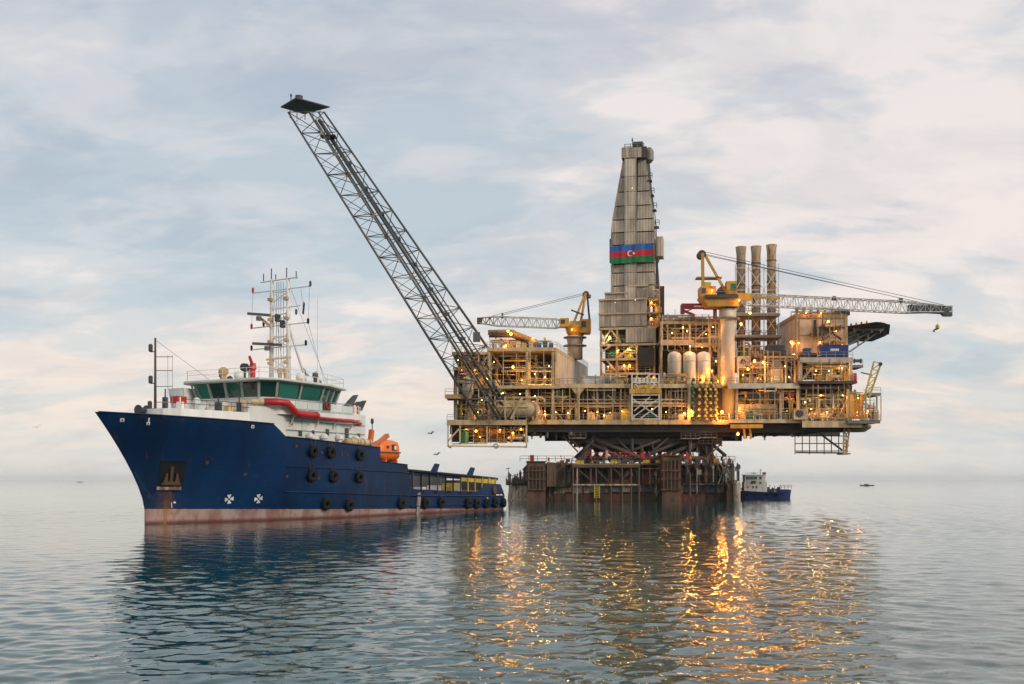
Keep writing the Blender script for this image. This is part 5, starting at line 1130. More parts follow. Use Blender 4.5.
# ------------------------------------------------------------------ supply ship.  own axes: x aft of the stem, y to starboard, z up
SM = Matrix.Translation((-34.4, 103.1, 0)) @ Matrix.Rotation(math.atan2(0.8907, 0.4545), 4, 'Z')
ship = thing('supply_ship', 'dark blue offshore supply ship with white wheelhouse and twin mast', 'ship', frame=SM)
def sp_(name, mb, mat, parent=None, smooth=False):
    o = mb.obj(name, mat, None, smooth); o.parent = parent or ship; return o
HULL = paint('hull_blue', (0.0008, 0.018, 0.066), 0.34, scale=0.22, var=0.35, rust=0.0, spec=0.25, rnd=0)
def hull_paint():
    """blue topsides over faded red boot topping: the paint line and the rust runs are on the ship itself"""
    t = HULL.node_tree; b = t.nodes['Principled BSDF']
    src = b.inputs['Base Color'].links[0].from_socket
    tcn = N(t, 'ShaderNodeTexCoord'); s_ = N(t, 'ShaderNodeSeparateXYZ'); lk(t, tcn.outputs['Object'], s_.inputs[0])
    ns = N(t, 'ShaderNodeTexNoise', Scale=0.5, Detail=6.0, Roughness=0.65)
    mp = N(t, 'ShaderNodeMapping'); lk(t, tcn.outputs['Object'], mp.inputs[0]); mp.inputs['Scale'].default_value = (1, 1, 0.35); lk(t, mp.outputs[0], ns.inputs[0])
    n0 = N(t, 'ShaderNodeTexNoise', Scale=1.1, Detail=5.0, Roughness=0.7); lk(t, tcn.outputs['Object'], n0.inputs[0])
    line = math_n(t, 'ADD', math_n(t, 'SUBTRACT', 1.34, math_n(t, 'MULTIPLY', s_.outputs[0], 0.021)), math_n(t, 'MULTIPLY', n0.outputs[0], 0.16))
    red = mix_n(t, ramp_n(t, ns.outputs[0], [(0.40, 0.0), (0.62, 1.0)]), (0.27, 0.14, 0.115), (0.42, 0.30, 0.26))
    red = mix_n(t, ramp_n(t, ns.outputs[0], [(0.60, 0.0), (0.70, 0.9)]), red, (0.28, 0.10, 0.02))
    low = N(t, 'ShaderNodeMapRange'); lk(t, s_.outputs[2], low.inputs[0]); low.inputs[1].default_value = 0.10; low.inputs[2].default_value = 0.42; low.inputs[3].default_value = 1; low.inputs[4].default_value = 0
    red = mix_n(t, math_n(t, 'MULTIPLY', low.outputs[0], 0.85), red, (0.10, 0.022, 0.016))
    fac = math_n(t, 'GREATER_THAN', s_.outputs[2], line)
    # rust runs below the fenders and hawse
    n2 = N(t, 'ShaderNodeTexNoise', Scale=1.5, Detail=5.0, Roughness=0.7); mp2 = N(t, 'ShaderNodeMapping'); lk(t, tcn.outputs['Object'], mp2.inputs[0]); mp2.inputs['Scale'].default_value = (1, 1, 0.1); lk(t, mp2.outputs[0], n2.inputs[0])
    blue = mix_n(t, ramp_n(t, n2.outputs[0], [(0.60, 0.0), (0.72, 0.62)]), src, (0.085, 0.045, 0.03))
    fade = N(t, 'ShaderNodeTexNoise', Scale=0.16, Detail=4.0); lk(t, tcn.outputs['Object'], fade.inputs[0])
    blue = mix_n(t, ramp_n(t, fade.outputs[0], [(0.45, 0.0), (0.75, 0.5)]), blue, (0.0012, 0.046, 0.150))
    bk = N(t, 'ShaderNodeTexBrick', Scale=1.0); cbn = N(t, 'ShaderNodeCombineXYZ'); lk(t, s_.outputs[0], cbn.inputs[0]); lk(t, s_.outputs[2], cbn.inputs[1]); lk(t, cbn.outputs[0], bk.inputs[0])
    bk.inputs['Brick Width'].default_value = 5.2; bk.inputs['Row Height'].default_value = 2.05; bk.inputs['Mortar Size'].default_value = 0.03; bk.inputs['Mortar Smooth'].default_value = 0.6
    bk.inputs['Color1'].default_value = (0.92, 0.92, 0.92, 1); bk.inputs['Color2'].default_value = (1.08, 1.08, 1.08, 1); bk.inputs['Mortar'].default_value = (0.8, 0.8, 0.8, 1)
    mm = N(t, 'ShaderNodeMix', blend_type='MULTIPLY'); mm.data_type = 'RGBA'; mm.blend_type = 'MULTIPLY'; mm.inputs[0].default_value = 0.8; lk(t, blue, mm.inputs[6]); lk(t, bk.outputs[0], mm.inputs[7]); blue = mm.outputs[2]
    dn = N(t, 'ShaderNodeTexNoise', Scale=0.55, Detail=2.0); lk(t, tcn.outputs['Object'], dn.inputs[0])
    hb_ = math_n(t, 'ADD', math_n(t, 'MULTIPLY', dn.outputs[0], 0.10), math_n(t, 'MULTIPLY', bk.outputs['Fac'], -0.012))
    bmp = N(t, 'ShaderNodeBump', Strength=0.5, Distance=1.0); lk(t, hb_, bmp.inputs['Height']); lk(t, bmp.outputs[0], b.inputs['Normal'])
    # rust weeping from the anchor pocket and salt scuffs along the fender belt
    ax = math_n(t, 'SUBTRACT', 1.0, math_n(t, 'MULTIPLY', math_n(t, 'ABSOLUTE', math_n(t, 'SUBTRACT', s_.outputs[0], 1.75)), 1.1), True)
    az = math_n(t, 'MULTIPLY', math_n(t, 'LESS_THAN', s_.outputs[2], 3.4), ax)
    weep = math_n(t, 'MULTIPLY', az, ramp_n(t, n2.outputs[0], [(0.42, 0.0), (0.60, 0.9)]))
    blue = mix_n(t, weep, blue, (0.16, 0.065, 0.022)); red = mix_n(t, weep, red, (0.36, 0.13, 0.03))
    scf = N(t, 'ShaderNodeTexNoise', Scale=0.9, Detail=8.0, Roughness=0.75); mp3 = N(t, 'ShaderNodeMapping'); lk(t, tcn.outputs['Object'], mp3.inputs[0]); mp3.inputs['Scale'].default_value = (0.5, 1, 2.2); lk(t, mp3.outputs[0], scf.inputs[0])
    blue = mix_n(t, ramp_n(t, scf.outputs[0], [(0.60, 0.0), (0.74, 0.35)]), blue, (0.06, 0.09, 0.13))
    lk(t, mix_n(t, fac, red, blue), b.inputs['Base Color'])
    rgh = N(t, 'ShaderNodeMix'); rgh.data_type = 'FLOAT'; lk(t, fac, rgh.inputs[0]); rgh.inputs[2].default_value = 0.6; rgh.inputs[3].default_value = 0.42
    lk(t, rgh.outputs[0], b.inputs['Roughness'])
hull_paint()
def stem(z): return 0.0 if z < 1.4 else -5.9 * ((z - 1.4) / 8.8) ** 1.4
def halfb(u_, z):
    f = min(1, max(0, z / 9.5)); Le = 26 - 9 * f; k = min(1, max(0, u_ / Le)); B = 6.45 + 0.3 * min(1, max(0, z / 3))
    b = B * (1 - (1 - k) ** (1.9 + 0.6 * f))
    if u_ > 55: b *= 1 - 0.10 * ((u_ - 55) / 6.7) ** 2
    return max(b, 0.06)
TOP = [(0, 10.2), (6, 9.95), (11.9, 9.72), (13.2, 8.5), (20, 8.2), (29.25, 7.82), (29.35, 6.22), (35.0, 5.94), (36.0, 3.05), (45, 2.75), (52.5, 2.55), (54.8, 3.68), (59.6, 3.55), (61.7, 1.9)]
def ztop(s_):
    for (a, za), (b, zb) in zip(TOP[:-1], TOP[1:]):
        if s_ <= b: return za + (zb - za) * (s_ - a) / (b - a)
    return TOP[-1][1]
us = sorted(set([0, 0.15, 0.5, 1, 1.7, 2.6, 3.6, 4.8, 6, 7.5, 9, 10.5, 11.9, 12.5, 13.2, 15, 17, 19, 21, 23, 25, 27, 29.25, 29.35, 31, 33, 35, 35.5, 36, 38, 41, 45, 49, 52.5, 53.6, 54.8, 57, 59.6, 60.7, 61.7]))
vfr = [0, 0.09, 0.16, 0.24, 0.33, 0.43, 0.53, 0.63, 0.73, 0.82, 0.9, 0.96, 1.0]
def hull_pt(u_, z, side):
    s_ = u_ + stem(z) * max(0, 1 - u_ / 15.0); return (s_, -side * halfb(u_, z), z)
vs = []; fs = []
nv = len(vfr)
for u_ in us:
    for side in (1, -1):
        for v in vfr: vs.append(hull_pt(u_, -1.5 + (ztop(u_) + 1.5) * v, side))
for i in range(len(us) - 1):
    for q in (0, 1):
        o0, o1 = (i * 2 + q) * nv, ((i + 1) * 2 + q) * nv
        for j in range(nv - 1): fs.append((o0 + j, o1 + j, o1 + j + 1, o0 + j + 1) if q == 0 else (o0 + j, o0 + j + 1, o1 + j + 1, o1 + j))
L_ = (len(us) - 1) * 2 * nv
for j in range(nv - 1):
    fs.append((L_ + j, L_ + nv + j, L_ + nv + j + 1, L_ + j + 1)); fs.append((j, j + 1, nv + j + 1, nv + j))
hull = sp_('hull', MB().add(vs, fs), HULL, None, True)
hull.data.polygons.foreach_set('use_smooth', [True] * len(hull.data.polygons))
def deck_strip(name, s0, s1, dz, mat):
    mb = MB(); pts = [u_ for u_ in us if s0 <= u_ <= s1]; P1 = []; 
    for u_ in pts: z = ztop(u_) + dz; a = hull_pt(u_, z, 1); P1.append((a[0], abs(a[1]) - 0.02, z))
    vs = [(a, -b, z) for a, b, z in P1] + [(a, b, z) for a, b, z in P1]; n = len(P1)
    sp_(name, mb.add(vs, [(k, n + k, n + k + 1, k + 1) for k in range(n - 1)]), mat)
deck_strip('foredeck', 0.15, 11.9, -0.9, STEEL); deck_strip('house_deck', 13.2, 29.25, -0.9, STEEL); deck_strip('boat_deck', 29.35, 35.0, -0.15, STEEL); deck_strip('cargo_deck', 36, 61.7, -0.9, BROWN)
# capping and rub rails
def strip(name, s0, s1, zf, r, mat, n=16):
    pts = []
    for k in range(n + 1):
        u_ = s0 + (s1 - s0) * k / n; z = zf(u_); a = hull_pt(u_, z, 1); pts.append((a[0], a[1] - r * 0.6, z))
    sp_(name, MB().tube(pts, r, 6), mat, None, True)
strip('bulwark_cap', 0.15, 11.9, lambda u_: ztop(u_) + 0.02, 0.07, HULL); strip('bulwark_cap', 13.2, 29.2, lambda u_: ztop(u_) + 0.02, 0.07, HULL); strip('bulwark_cap', 29.4, 35, lambda u_: ztop(u_) + 0.02, 0.06, HULL)
strip('rubbing_strake', 13.4, 35.3, lambda u_: 5.55 - 0.025 * (u_ - 13), 0.075, HULL); strip('rubbing_strake', 13.4, 36, lambda u_: 2.95 - 0.03 * (u_ - 13), 0.09, HULL); strip('rubbing_strake', 36, 60.5, lambda u_: 2.25 - 0.016 * (u_ - 36), 0.12, HULL); strip('rubbing_strake', 36, 60.5, lambda u_: 0.95, 0.1, HULL)
def on_hull(s_, z, off=0.03):
    """port side skin point and its outward normal, in ship axes"""
    lo, hi = 0.0, 62.0
    for _ in range(40):
        m = (lo + hi) / 2
        if hull_pt(m, z, 1)[0] < s_: lo = m
        else: hi = m
    a, b, c = (Vector(hull_pt(lo, z, 1)), Vector(hull_pt(lo + 0.3, z, 1)), Vector(hull_pt(lo, z + 0.3, 1)))
    n = (b - a).cross(c - a); n.normalize()
    if n.y > 0: n = -n
    return a + n * off, n, (b - a).normalized()
def plate(name, s_, z, w_, h_3, mat, th=0.03, off=0.0, rot=0.0, parent=None):
    c, n, t_ = on_hull(s_, z, 0.01 + off); up = n.cross(t_).normalized()
    if up.z < 0: up = -up
    a, b = t_ * math.cos(rot) + up * math.sin(rot), -t_ * math.sin(rot) + up * math.cos(rot)
    a, b = a * w_ / 2, b * h_3 / 2
    return sp_(name, MB().hexa([c - a - b, c + a - b, c + a - b + n * th, c - a - b + n * th, c - a + b, c + a + b, c + a + b + n * th, c - a + b + n * th]), mat, parent)
for s_, z in ((7.45, 2.25), (10.54, 2.25)):                     # white four-bladed thruster marks
    for k in range(4):
        c, n, t_ = on_hull(s_, z, 0.02); up = n.cross(t_).normalized(); up = up if up.z > 0 else -up
        ang = R(90 * k + 8); d, e = t_ * math.cos(ang) + up * math.sin(ang), -t_ * math.sin(ang) + up * math.cos(ang)
        q = [c + d * 0.10 - e * 0.06, c + d * 0.46 - e * 0.22, c + d * 0.46 + e * 0.22, c + d * 0.10 + e * 0.06]
        sp_('thruster_mark', MB().hexa([*q, *[p + n * 0.02 for p in q]]), WHITE)
plate('draught_mark', 2.2, 1.75, 0.07, 0.55, WHITE, rot=0.15); plate('draught_mark', 2.42, 2.0, 0.22, 0.16, WHITE)
for s_, z, d in ((-3.78, 9.55, 0.36), (-1.75, 9.3, 0.3), (8.14, 9.35, 0.34)):   # pale mooring ports and marks by the rail
    plate('mooring_port', s_, z, d, d * 0.9, WHITE, 0.05); plate('mooring_port_eye', s_, z, d * 0.35, d * 0.5, DARK, 0.03, 0.06)
plate('bow_mark', -1.8, 9.62, 0.12, 0.4, WHITE)
for s_, z in ((4.4, 5.8), (8.5, 4.7), (14.2, 7.6), (13.4, 4.5), (17.9, 4.3), (18.2, 7.05), (21.8, 6.9), (22.8, 6.85)): plate('side_port', s_, z, 0.34, 0.3, DARK, 0.04)
# anchor in its pocket
plate('pocket_shade_plate', 1.58, 4.75, 2.4, 2.4, BLACK, 0.04)  # flat plate, its black stands for the shade inside the recess
for dz, dh in ((1.24, 0.12), (-1.24, 0.12)): plate('pocket_rim', 1.58, 4.75 + dz * 0.97, 2.6, dh, HULL, 0.14)
plate('pocket_shelf', 1.6, 3.4, 2.3, 0.28, SCALE, 0.3)
c, n, t_ = on_hull(1.58, 4.5, 0.16); up = n.cross(t_).normalized(); up = up if up.z > 0 else -up
am = MB().beam(c + up * 0.95, c - up * 0.7, 0.26, 0.2); am.hexa([*(c + t_ * a + up * b + n * d for d in (0, 0.3) for a, b in ((-0.95, -0.75), (0.95, -0.75), (0.7, -0.45), (-0.7, -0.45)))])
for q in (-1, 1): am.hexa([*(c + t_ * a + up * b + n * d for d in (0.02, 0.22) for a, b in ((q * 0.55 - 0.22, -0.5), (q * 0.55 + 0.22, -0.5), (q * 0.48 + 0.06, 0.35), (q * 0.48 - 0.06, 0.35)))])
tag(am.obj('anchor', BROWN, frame=SM), 'rusty anchor housed in the black pocket of the blue bow', 'anchor')

# tyre fenders hung along the port side
TY = [(16.65, 7.1, 'upper row, nearest the bow'), (19.6, 7.05, 'upper row, middle of three'), (24.95, 6.9, 'upper row, nearest the stern'), (16.7, 4.6, 'middle row, nearest the bow'), (20.1, 4.5, 'middle row, second of three'), (24.8, 4.4, 'middle row, nearest the stern'), (19.35, 1.6, 'bottom row, first from the bow'), (23.2, 1.35, 'bottom row, second from the bow'), (33.7, 1.35, 'bottom row, third, below the boat deck'), (39.05, 1.25, 'by the pale pilot ladder at the cargo deck'), (42.85, 1.3, 'alone under the first cargo rail bay'), (49.85, 1.0, 'aft pair, the forward one'), (52.2, 0.95, 'aft pair, the sternward one'), (54.85, 0.95, 'first of three at the stern quarter'), (57.6, 0.95, 'second of three at the stern quarter'), (60.9, 0.95, 'last tyre at the stern corner')]
ty_mesh = None
for s_, z, wh in TY:
    c, n, t_ = on_hull(s_, z, 0.24)
    if ty_mesh is None:
        ty_mesh = MB().torus((0, 0, 0), (0, 1, 0), 0.43, 0.24, 22, 10).mesh('tyre_fender', BLACK, True)
        hub_mesh = MB().torus((0, 0, 0), (0, 1, 0), 0.27, 0.05, 16, 6).mesh('rim_bead', DKGREY, True)
        lug = MB()
        for k in range(14):
            a = 2 * math.pi * k / 14; d = Vector((math.cos(a), 0, math.sin(a))); lug.beam(d * 0.655 + Vector((0, -0.15, 0)), d * 0.655 + Vector((0, 0.15, 0)), 0.09, 0.05)
        lug_mesh = lug.mesh('tread_lugs', BLACK)
    root = thing('tyre_fender', 'black tyre fender on the blue hull, ' + wh, 'tyre', group='tyre fenders on the ship side', frame=SM @ Matrix.Translation(c) @ Matrix.Rotation(math.atan2(t_.y, t_.x), 4, 'Z'))
    for nm, me in (('tyre', ty_mesh), ('rim_bead', hub_mesh)):
        o = bpy.data.objects.new(nm, me); COL.objects.link(o); o.parent = root
    ch = MB()
    for q in (-0.3, 0.3): ch.bar((q * 0.6, 0, 0.4), (q, 0.1, 1.25), 0.035, n=5)
    o = ch.obj('hanging_chain', BROWN); o.parent = root

# --- white superstructure (drawn with port = -y)
def mir(half): return [(a, -b) for a, b in half] + [(a, b) for a, b in reversed(half) if b > 1e-6]
def poly_in(half, d): 
    cxm = 18.0; return [(cxm + (a - cxm) * (1 - d / 8), b * (1 - d / 5.5)) for a, b in half]
sp_('breakwater', MB().prism(mir([(0.6, 1.6), (1.5, 3.0), (10.2, 4.6)]), 9.2, 10.85, mir([(0.7, 1.6), (1.6, 2.95), (10.2, 4.5)])), WHITE)
house = [(9.4, 4.3), (10.6, 5.1), (13.5, 5.35), (28.3, 5.35)]
hs = sp_('deckhouse', MB().prism(mir(house), 7.2, 11.5), WHITE)
for s_, z, w_, h_4 in ((16.3, 9.0, 0.6, 0.6), (18.5, 9.2, 0.45, 0.45), (21.0, 9.3, 0.6, 0.7), (24.6, 9.1, 0.7, 1.6), (26.9, 9.1, 0.5, 0.6), (14.8, 10.0, 0.5, 0.45)):
    sp_('house_port', MB().bx(s_ - w_ / 2, s_ + w_ / 2, -5.43, -5.355, z - h_4 / 2, z + h_4 / 2), DKGREY, hs); sp_('house_port_frame', MB().bx(s_ - w_ / 2 - 0.1, s_ + w_ / 2 + 0.1, -5.39, -5.352, z - h_4 / 2 - 0.1, z + h_4 / 2 + 0.1), WHITE, hs)
for t_, z in ((-2.6, 10.3), (1.3, 10.2), (2.7, 9.9)): sp_('front_port', MB().bx(9.32, 9.398, -t_ - 0.28, -t_ + 0.28, z - 0.35, z + 0.35), DKGREY, hs)
for z in (10.3, 9.3): sp_('handrail', MB().bar((14, -5.5, z), (28, -5.5, z), 0.035, n=5), GALV, hs)
for s_ in (17.5, 20.0, 22.8, 25.9): sp_('vent_trunk', MB().lathe([(0.2, 0), (0.2, 0.9), (0.42, 1.0), (0.42, 1.3), (0.2, 1.5)], (s_, -5.75, 7.6), 10), WHITE, hs)
# bridge deck wing, pale bulwark
wing = [(11.6, 3.9), (12.8, 5.6), (14.4, 6.25), (24.6, 6.25), (27.4, 5.4)]
sp_('bridge_deck', MB().prism(mir(wing), 10.85, 11.52), WHITE)
def wall_run(pts, z0, z1, th, mat, name, gap=0.03, lean=0.0):
    for (a, b), (c, d) in zip(pts[:-1], pts[1:]):
        L = math.hypot(c - a, d - b); n = max(1, round(L / 2.2)); ux, uy = (c - a) / L, (d - b) / L; nx, ny = uy, -ux
        for k in range(n):
            q0, q1 = (k * L / n + gap), ((k + 1) * L / n - gap)
            p8 = [(a + ux * q0, b + uy * q0), (a + ux * q1, b + uy * q1), (a + ux * q1 + nx * th, b + uy * q1 + ny * th), (a + ux * q0 + nx * th, b + uy * q0 + ny * th)]
            sp_(name, MB().hexa([(x, y, z0) for x, y in p8] + [(x + nx * lean, y + ny * lean, z1) for x, y in p8]), mat)
port_wing = [(a, -b) for a, b in wing]
wall_run(port_wing[1:4], 11.3, 12.25, -0.06, MINT, 'wing_bulwark')
railing((13.0, -5.55, 12.25), (24.4, -6.1, 12.25), None, h=0.25, step=1.4, r=0.03).parent = ship
# wheelhouse: lower wall, sloping panes each in its own frame, roof
wh = [(11.3, 0.0001), (11.3, 4.1), (12.6, 5.25), (19.9, 5.25), (24.6, 3.8)]
bot = mir(wh); scale_out = lambda pts, d: [(18 + (a - 18) * (1 + d / 7.0), b * (1 + d / 5.0)) for a, b in pts]
whs = sp_('wheelhouse', MB().prism(bot, 11.3, 12.5), WHITE)
core = [(18 + (a - 18) * 0.955, b * 0.94) for a, b in bot]
sp_('wheelhouse_interior', MB().prism(core, 12.5, 14.15), DARK, whs)
topo = scale_out(bot, 0.5)
edges_ = list(zip(bot, bot[1:] + bot[:1], topo, topo[1:] + topo[:1]))
for (a, b, c, d) in edges_:
    L = math.hypot(b[0] - a[0], b[1] - a[1])
    if L < 0.3: continue
    n = 1 if L < 2.6 else (2 if L < 4.9 else (3 if a[0] < 11.6 or b[0] < 11.6 else 3))
    if abs(a[0] - b[0]) < 0.01 and L > 2: n = 2
    if 6.5 < L < 7.6: n = 2
    for k in range(n):
        f0, f1 = k / n + 0.045 / n * 2, (k + 1) / n - 0.045 / n * 2
        B = lambda f: Vector((a[0] + (b[0] - a[0]) * f, a[1] + (b[1] - a[1]) * f, 12.5)); T = lambda f: Vector((c[0] + (d[0] - c[0]) * f, c[1] + (d[1] - c[1]) * f, 14.15))
        nrm = (B(1) - B(0)).cross(T(0) - B(0)).normalized(); 
        if nrm.dot(Vector((B(0.5).x - 18, B(0.5).y, 0))) < 0: nrm = -nrm
        g = [B(f0).lerp(T(f0), 0.06), B(f1).lerp(T(f1), 0.06), B(f1).lerp(T(f1), 0.94), B(f0).lerp(T(f0), 0.94)]
        pane = sp_('window_pane', MB().hexa([p - nrm * 0.06 for p in g] + [p - nrm * 0.02 for p in g]), GLASSM, whs)
        fm = MB()
        for e0, e1 in ((B(k / n), T(k / n)), (B((k + 1) / n), T((k + 1) / n))): fm.beam(e0, e1, 0.26, 0.16)
        fm.beam(B(k / n), B((k + 1) / n), 0.14, 0.12).beam(T(k / n), T((k + 1) / n), 0.14, 0.12)
        sp_('window_frame', fm, MINT, whs)
roof = scale_out(bot, 1.0)
sp_('wheelhouse_roof', MB().prism(roof, 14.16, 14.42), WHITE, whs); sp_('roof_edge', MB().prism(scale_out(bot, 1.1), 14.2, 14.34), MINT, whs)
# starboard wing cab seen left of the front windows
sp_('wing_cab', MB().prism([(10.2, 4.6), (13.4, 5.0), (13.4, 6.4), (10.2, 6.2)], 9.4, 13.7, [(10.0, 4.7), (13.6, 5.0), (13.6, 7.2), (10.0, 6.9)]), WHITE); sp_('wing_cab_window', MB().hexa([(10.02, 5.0, 11.6), (10.02, 6.0, 11.6), (10.1, 6.0, 11.6), (10.1, 5.0, 11.6), (9.96, 5.0, 13.4), (9.96, 6.6, 13.4), (10.04, 6.6, 13.4), (10.04, 5.0, 13.4)]), MINT)
# roof rails and gear
rr = scale_out(bot, 0.8)
for (a, b) in zip(rr, rr[1:] + rr[:1]):
    if math.hypot(a[0] - b[0], a[1] - b[1]) > 0.3: railing((*a, 14.42), (*b, 14.42), None, h=1.05, step=1.3, r=0.028, mat=WHITE).parent = ship
sp_('searchlight', MB().lathe([(0.1, -0.35), (0.42, -0.3), (0.45, 0.2), (0.3, 0.35)], (13.6, -0.3, 15.9), 14, 'x').bar((13.6, -0.3, 14.42), (13.6, -0.3, 15.6), 0.12, n=6), DKGREY)
sp_('magnetic_compass', MB().lathe([(0.35, 0), (0.3, 0.6), (0.55, 0.9), (0.5, 1.3), (0.2, 1.5)], (12.6, 1.7, 14.42), 12), TAN)
sp_('fire_monitor', MB().lathe([(0.28, 0), (0.28, 1.2), (0.4, 1.3), (0.3, 1.9)], (13.8, -1.2, 14.42), 10).bar((13.8, -1.2, 16.0), (12.8, -1.6, 16.9), 0.2, 0.14, n=8), RED)
sp_('ventilator', MB().lathe([(0.25, 0), (0.25, 1.0), (0.4, 1.3), (0.15, 1.5)], (14.6, -0.2, 14.42), 10), MINT)
for s_, t_ in ((22.6, 1.0), (23.6, 0.4), (24.6, -0.3)): sp_('roof_aerial', MB().bar((s_, -t_, 14.42), (s_, -t_, 16.6), 0.05, n=5).bar((s_, -t_ - 0.5, 16.0), (s_, -t_ + 0.5, 16.0), 0.04, n=5), DKGREY)
sp_('whip_aerial', MB().bar((22.2, -3.2, 14.42), (22.2, -3.2, 16.2), 0.16, n=8).bar((22.2, -3.2, 16.2), (22.2, -3.2, 24.5), 0.03, n=5), WHITE)
# twin main mast with yards, radars and aerials
mt = sp_('main_mast', MB().bar((19.7, 1.2, 14.4), (19.7, 1.1, 26.2), 0.27, 0.2, n=10), WHITE, None, True)
sp_('mast_leg', MB().bar((19.7, -1.2, 14.4), (19.7, -1.1, 26.2), 0.27, 0.2, n=10), WHITE, mt, True)
sp_('mast_stay', MB().bar((22.6, -1.6, 14.4), (19.9, -1.2, 20.5), 0.13, n=8), WHITE, mt, True)
for z, a, b, r in ((26.0, 2.6, -2.6, 0.09), (24.9, 3.7, -4.2, 0.07), (22.9, 1.3, -2.9, 0.06), (21.0, 3.9, -3.9, 0.07), (18.6, 3.9, -3.6, 0.07), (17.4, 1.8, -1.6, 0.12), (22.2, 1.2, -1.2, 0.07), (19.7, 1.2, -1.2, 0.06), (16.2, 1.3, -1.3, 0.08)):
    sp_('yard', MB().bar((19.6, a, z), (19.6, b, z + 0.15), r, n=6), WHITE, mt)
for y, z, m in ((3.7, 25.2, RED), (-4.2, 25.3, DKGREY), (3.9, 21.2, RED), (-3.9, 21.3, BLACK), (3.9, 18.8, BLACK), (-3.6, 18.95, BLACK), (2.2, 21.4, DKGREY), (-2.3, 22.4, DKGREY)): sp_('navigation_light', MB().lathe([(0.08, -0.3), (0.13, -0.2), (0.13, 0.22), (0.06, 0.3)], (19.6, y, z), 8), m, mt)
for z, a, b, m in ((22.3, 3.9, 1.0, BOOM), (18.95, 3.2, -0.6, BOOM)): sp_('radar_scanner', MB().beam((19.0, a, z + 0.25), (19.2, b, z - 0.1), 0.3, 0.28).lathe([(0.3, -0.6), (0.3, -0.15)], (19.1, (a + b) / 2, z), 8), m, mt)
sp_('radar_bracket', MB().beam((19.4, 2.3, 21.9), (19.6, 1.1, 20.9), 0.4, 0.25), CREAM, mt)
for y in (-0.5, -0.1, 0.25, 0.6): sp_('halyard', MB().bar((19.75, y, 16), (19.75, y * 0.8, 25.9), 0.035, n=4), DKGREY, mt)
for k in range(9):
    z = 15.0 + k * 1.22; sp_('mast_lacing', MB().bar((19.7, -1.2, z), (19.7, 1.2, z + 1.2), 0.045, n=5).bar((19.7, 1.2, z), (19.7, -1.2, z + 1.2), 0.045, n=5) if k % 2 else MB().bar((19.7, -1.2, z), (19.7, 1.2, z), 0.06, n=5), WHITE, mt)
for y in (1.1, -1.1):
    for z in (16.8, 19.2, 21.6, 23.8): sp_('mast_fitting', MB().bx(19.2, 19.6, y - 0.25, y + 0.25, z, z + 0.3).bar((19.4, y, z + 0.3), (19.4, y, z + 0.9), 0.04, n=5), CREAM, mt)
for y in (-0.4, 0.3): sp_('mast_box', MB().bx(19.4, 19.9, y - 0.2, y + 0.2, 21.2 + y, 22.0 + y), DKGREY, mt)
for y, z in ((2.2, 0.9), (1.1, 1.4), (0.5, 0.7), (-1.0, 1.3), (-2.3, 0.8)): sp_('mast_aerial', MB().bar((19.6, y, 26.0), (19.6, y, 26.0 + z), 0.06, n=5), DKGREY, mt)
sp_('signal_flag', MB().hexa([(19.6, -3.3, 22.0), (19.66, -3.3, 22.0), (19.7, -3.05, 22.2), (19.64, -3.05, 22.2), (19.6, -3.45, 23.2), (19.66, -3.45, 23.2), (19.7, -3.25, 23.5), (19.64, -3.25, 23.5)]).bar((19.63, -3.3, 22), (19.63, -2.9, 24.9), 0.02, n=4), NAVYB, mt)
for z in np.arange(15, 25.5, 0.62): sp_('mast_rung', MB().bar((19.7, 0.9, z), (19.7, 1.45, z), 0.03, n=4), GALV, mt)
# foremast
fmm = sp_('foremast', MB().bar((1.3, 0, 9.3), (1.3, 0, 17.6), 0.14, 0.09, n=8), BROWN, None, True)
for z, y in ((16.6, 0.6), (13.6, 0.6), (11.2, 0.7)): sp_('mast_light', MB().lathe([(0.12, -0.3), (0.2, -0.2), (0.2, 0.35), (0.1, 0.45)], (1.3, y, z), 8).bar((1.3, 0, z - 0.3), (1.3, y, z - 0.3), 0.05, n=5), DKGREY, fmm)
fl2 = MB()
for y in (-0.9, -1.5): fl2.bar((2.0, y, 10.2), (2.0, y, 16.0), 0.03, n=4)
for z in (11.5, 13.0, 14.5, 15.8): fl2.bar((1.3, 0, z), (2.0, -1.5, z), 0.04, n=4)
sp_('mast_stay', fl2, GALV, fmm)
sp_('bow_windlass', MB().lathe([(0.5, -0.5), (0.5, -0.4), (0.28, -0.39), (0.28, 0.5), (0.5, 0.51), (0.5, 0.6)], (0.3, 0.7, 10.7), 12, 'x').bx(-0.4, 0.9, 0.2, 1.2, 9.3, 10.3), DKGREY)
sp_('foredeck_crane', MB().bx(5.2, 6.4, 0.9, 1.9, 11.7, 12.4).bar((5.8, 1.3, 9.4), (5.8, 1.3, 12), 0.2, n=8), RED)
for s_, y in ((7.8, 0.9), (6.9, 2.2)): sp_('deck_ventilator', MB().lathe([(0.18, 0), (0.18, 1.4), (0.4, 1.6), (0.38, 2.0), (0.15, 2.2)], (s_, y, 10.2), 9), MINT)
railing((1.6, -2.95, 10.85), (10.2, -4.5, 10.85), None, h=0.9, step=1.3, r=0.03, mat=BROWN).parent = ship
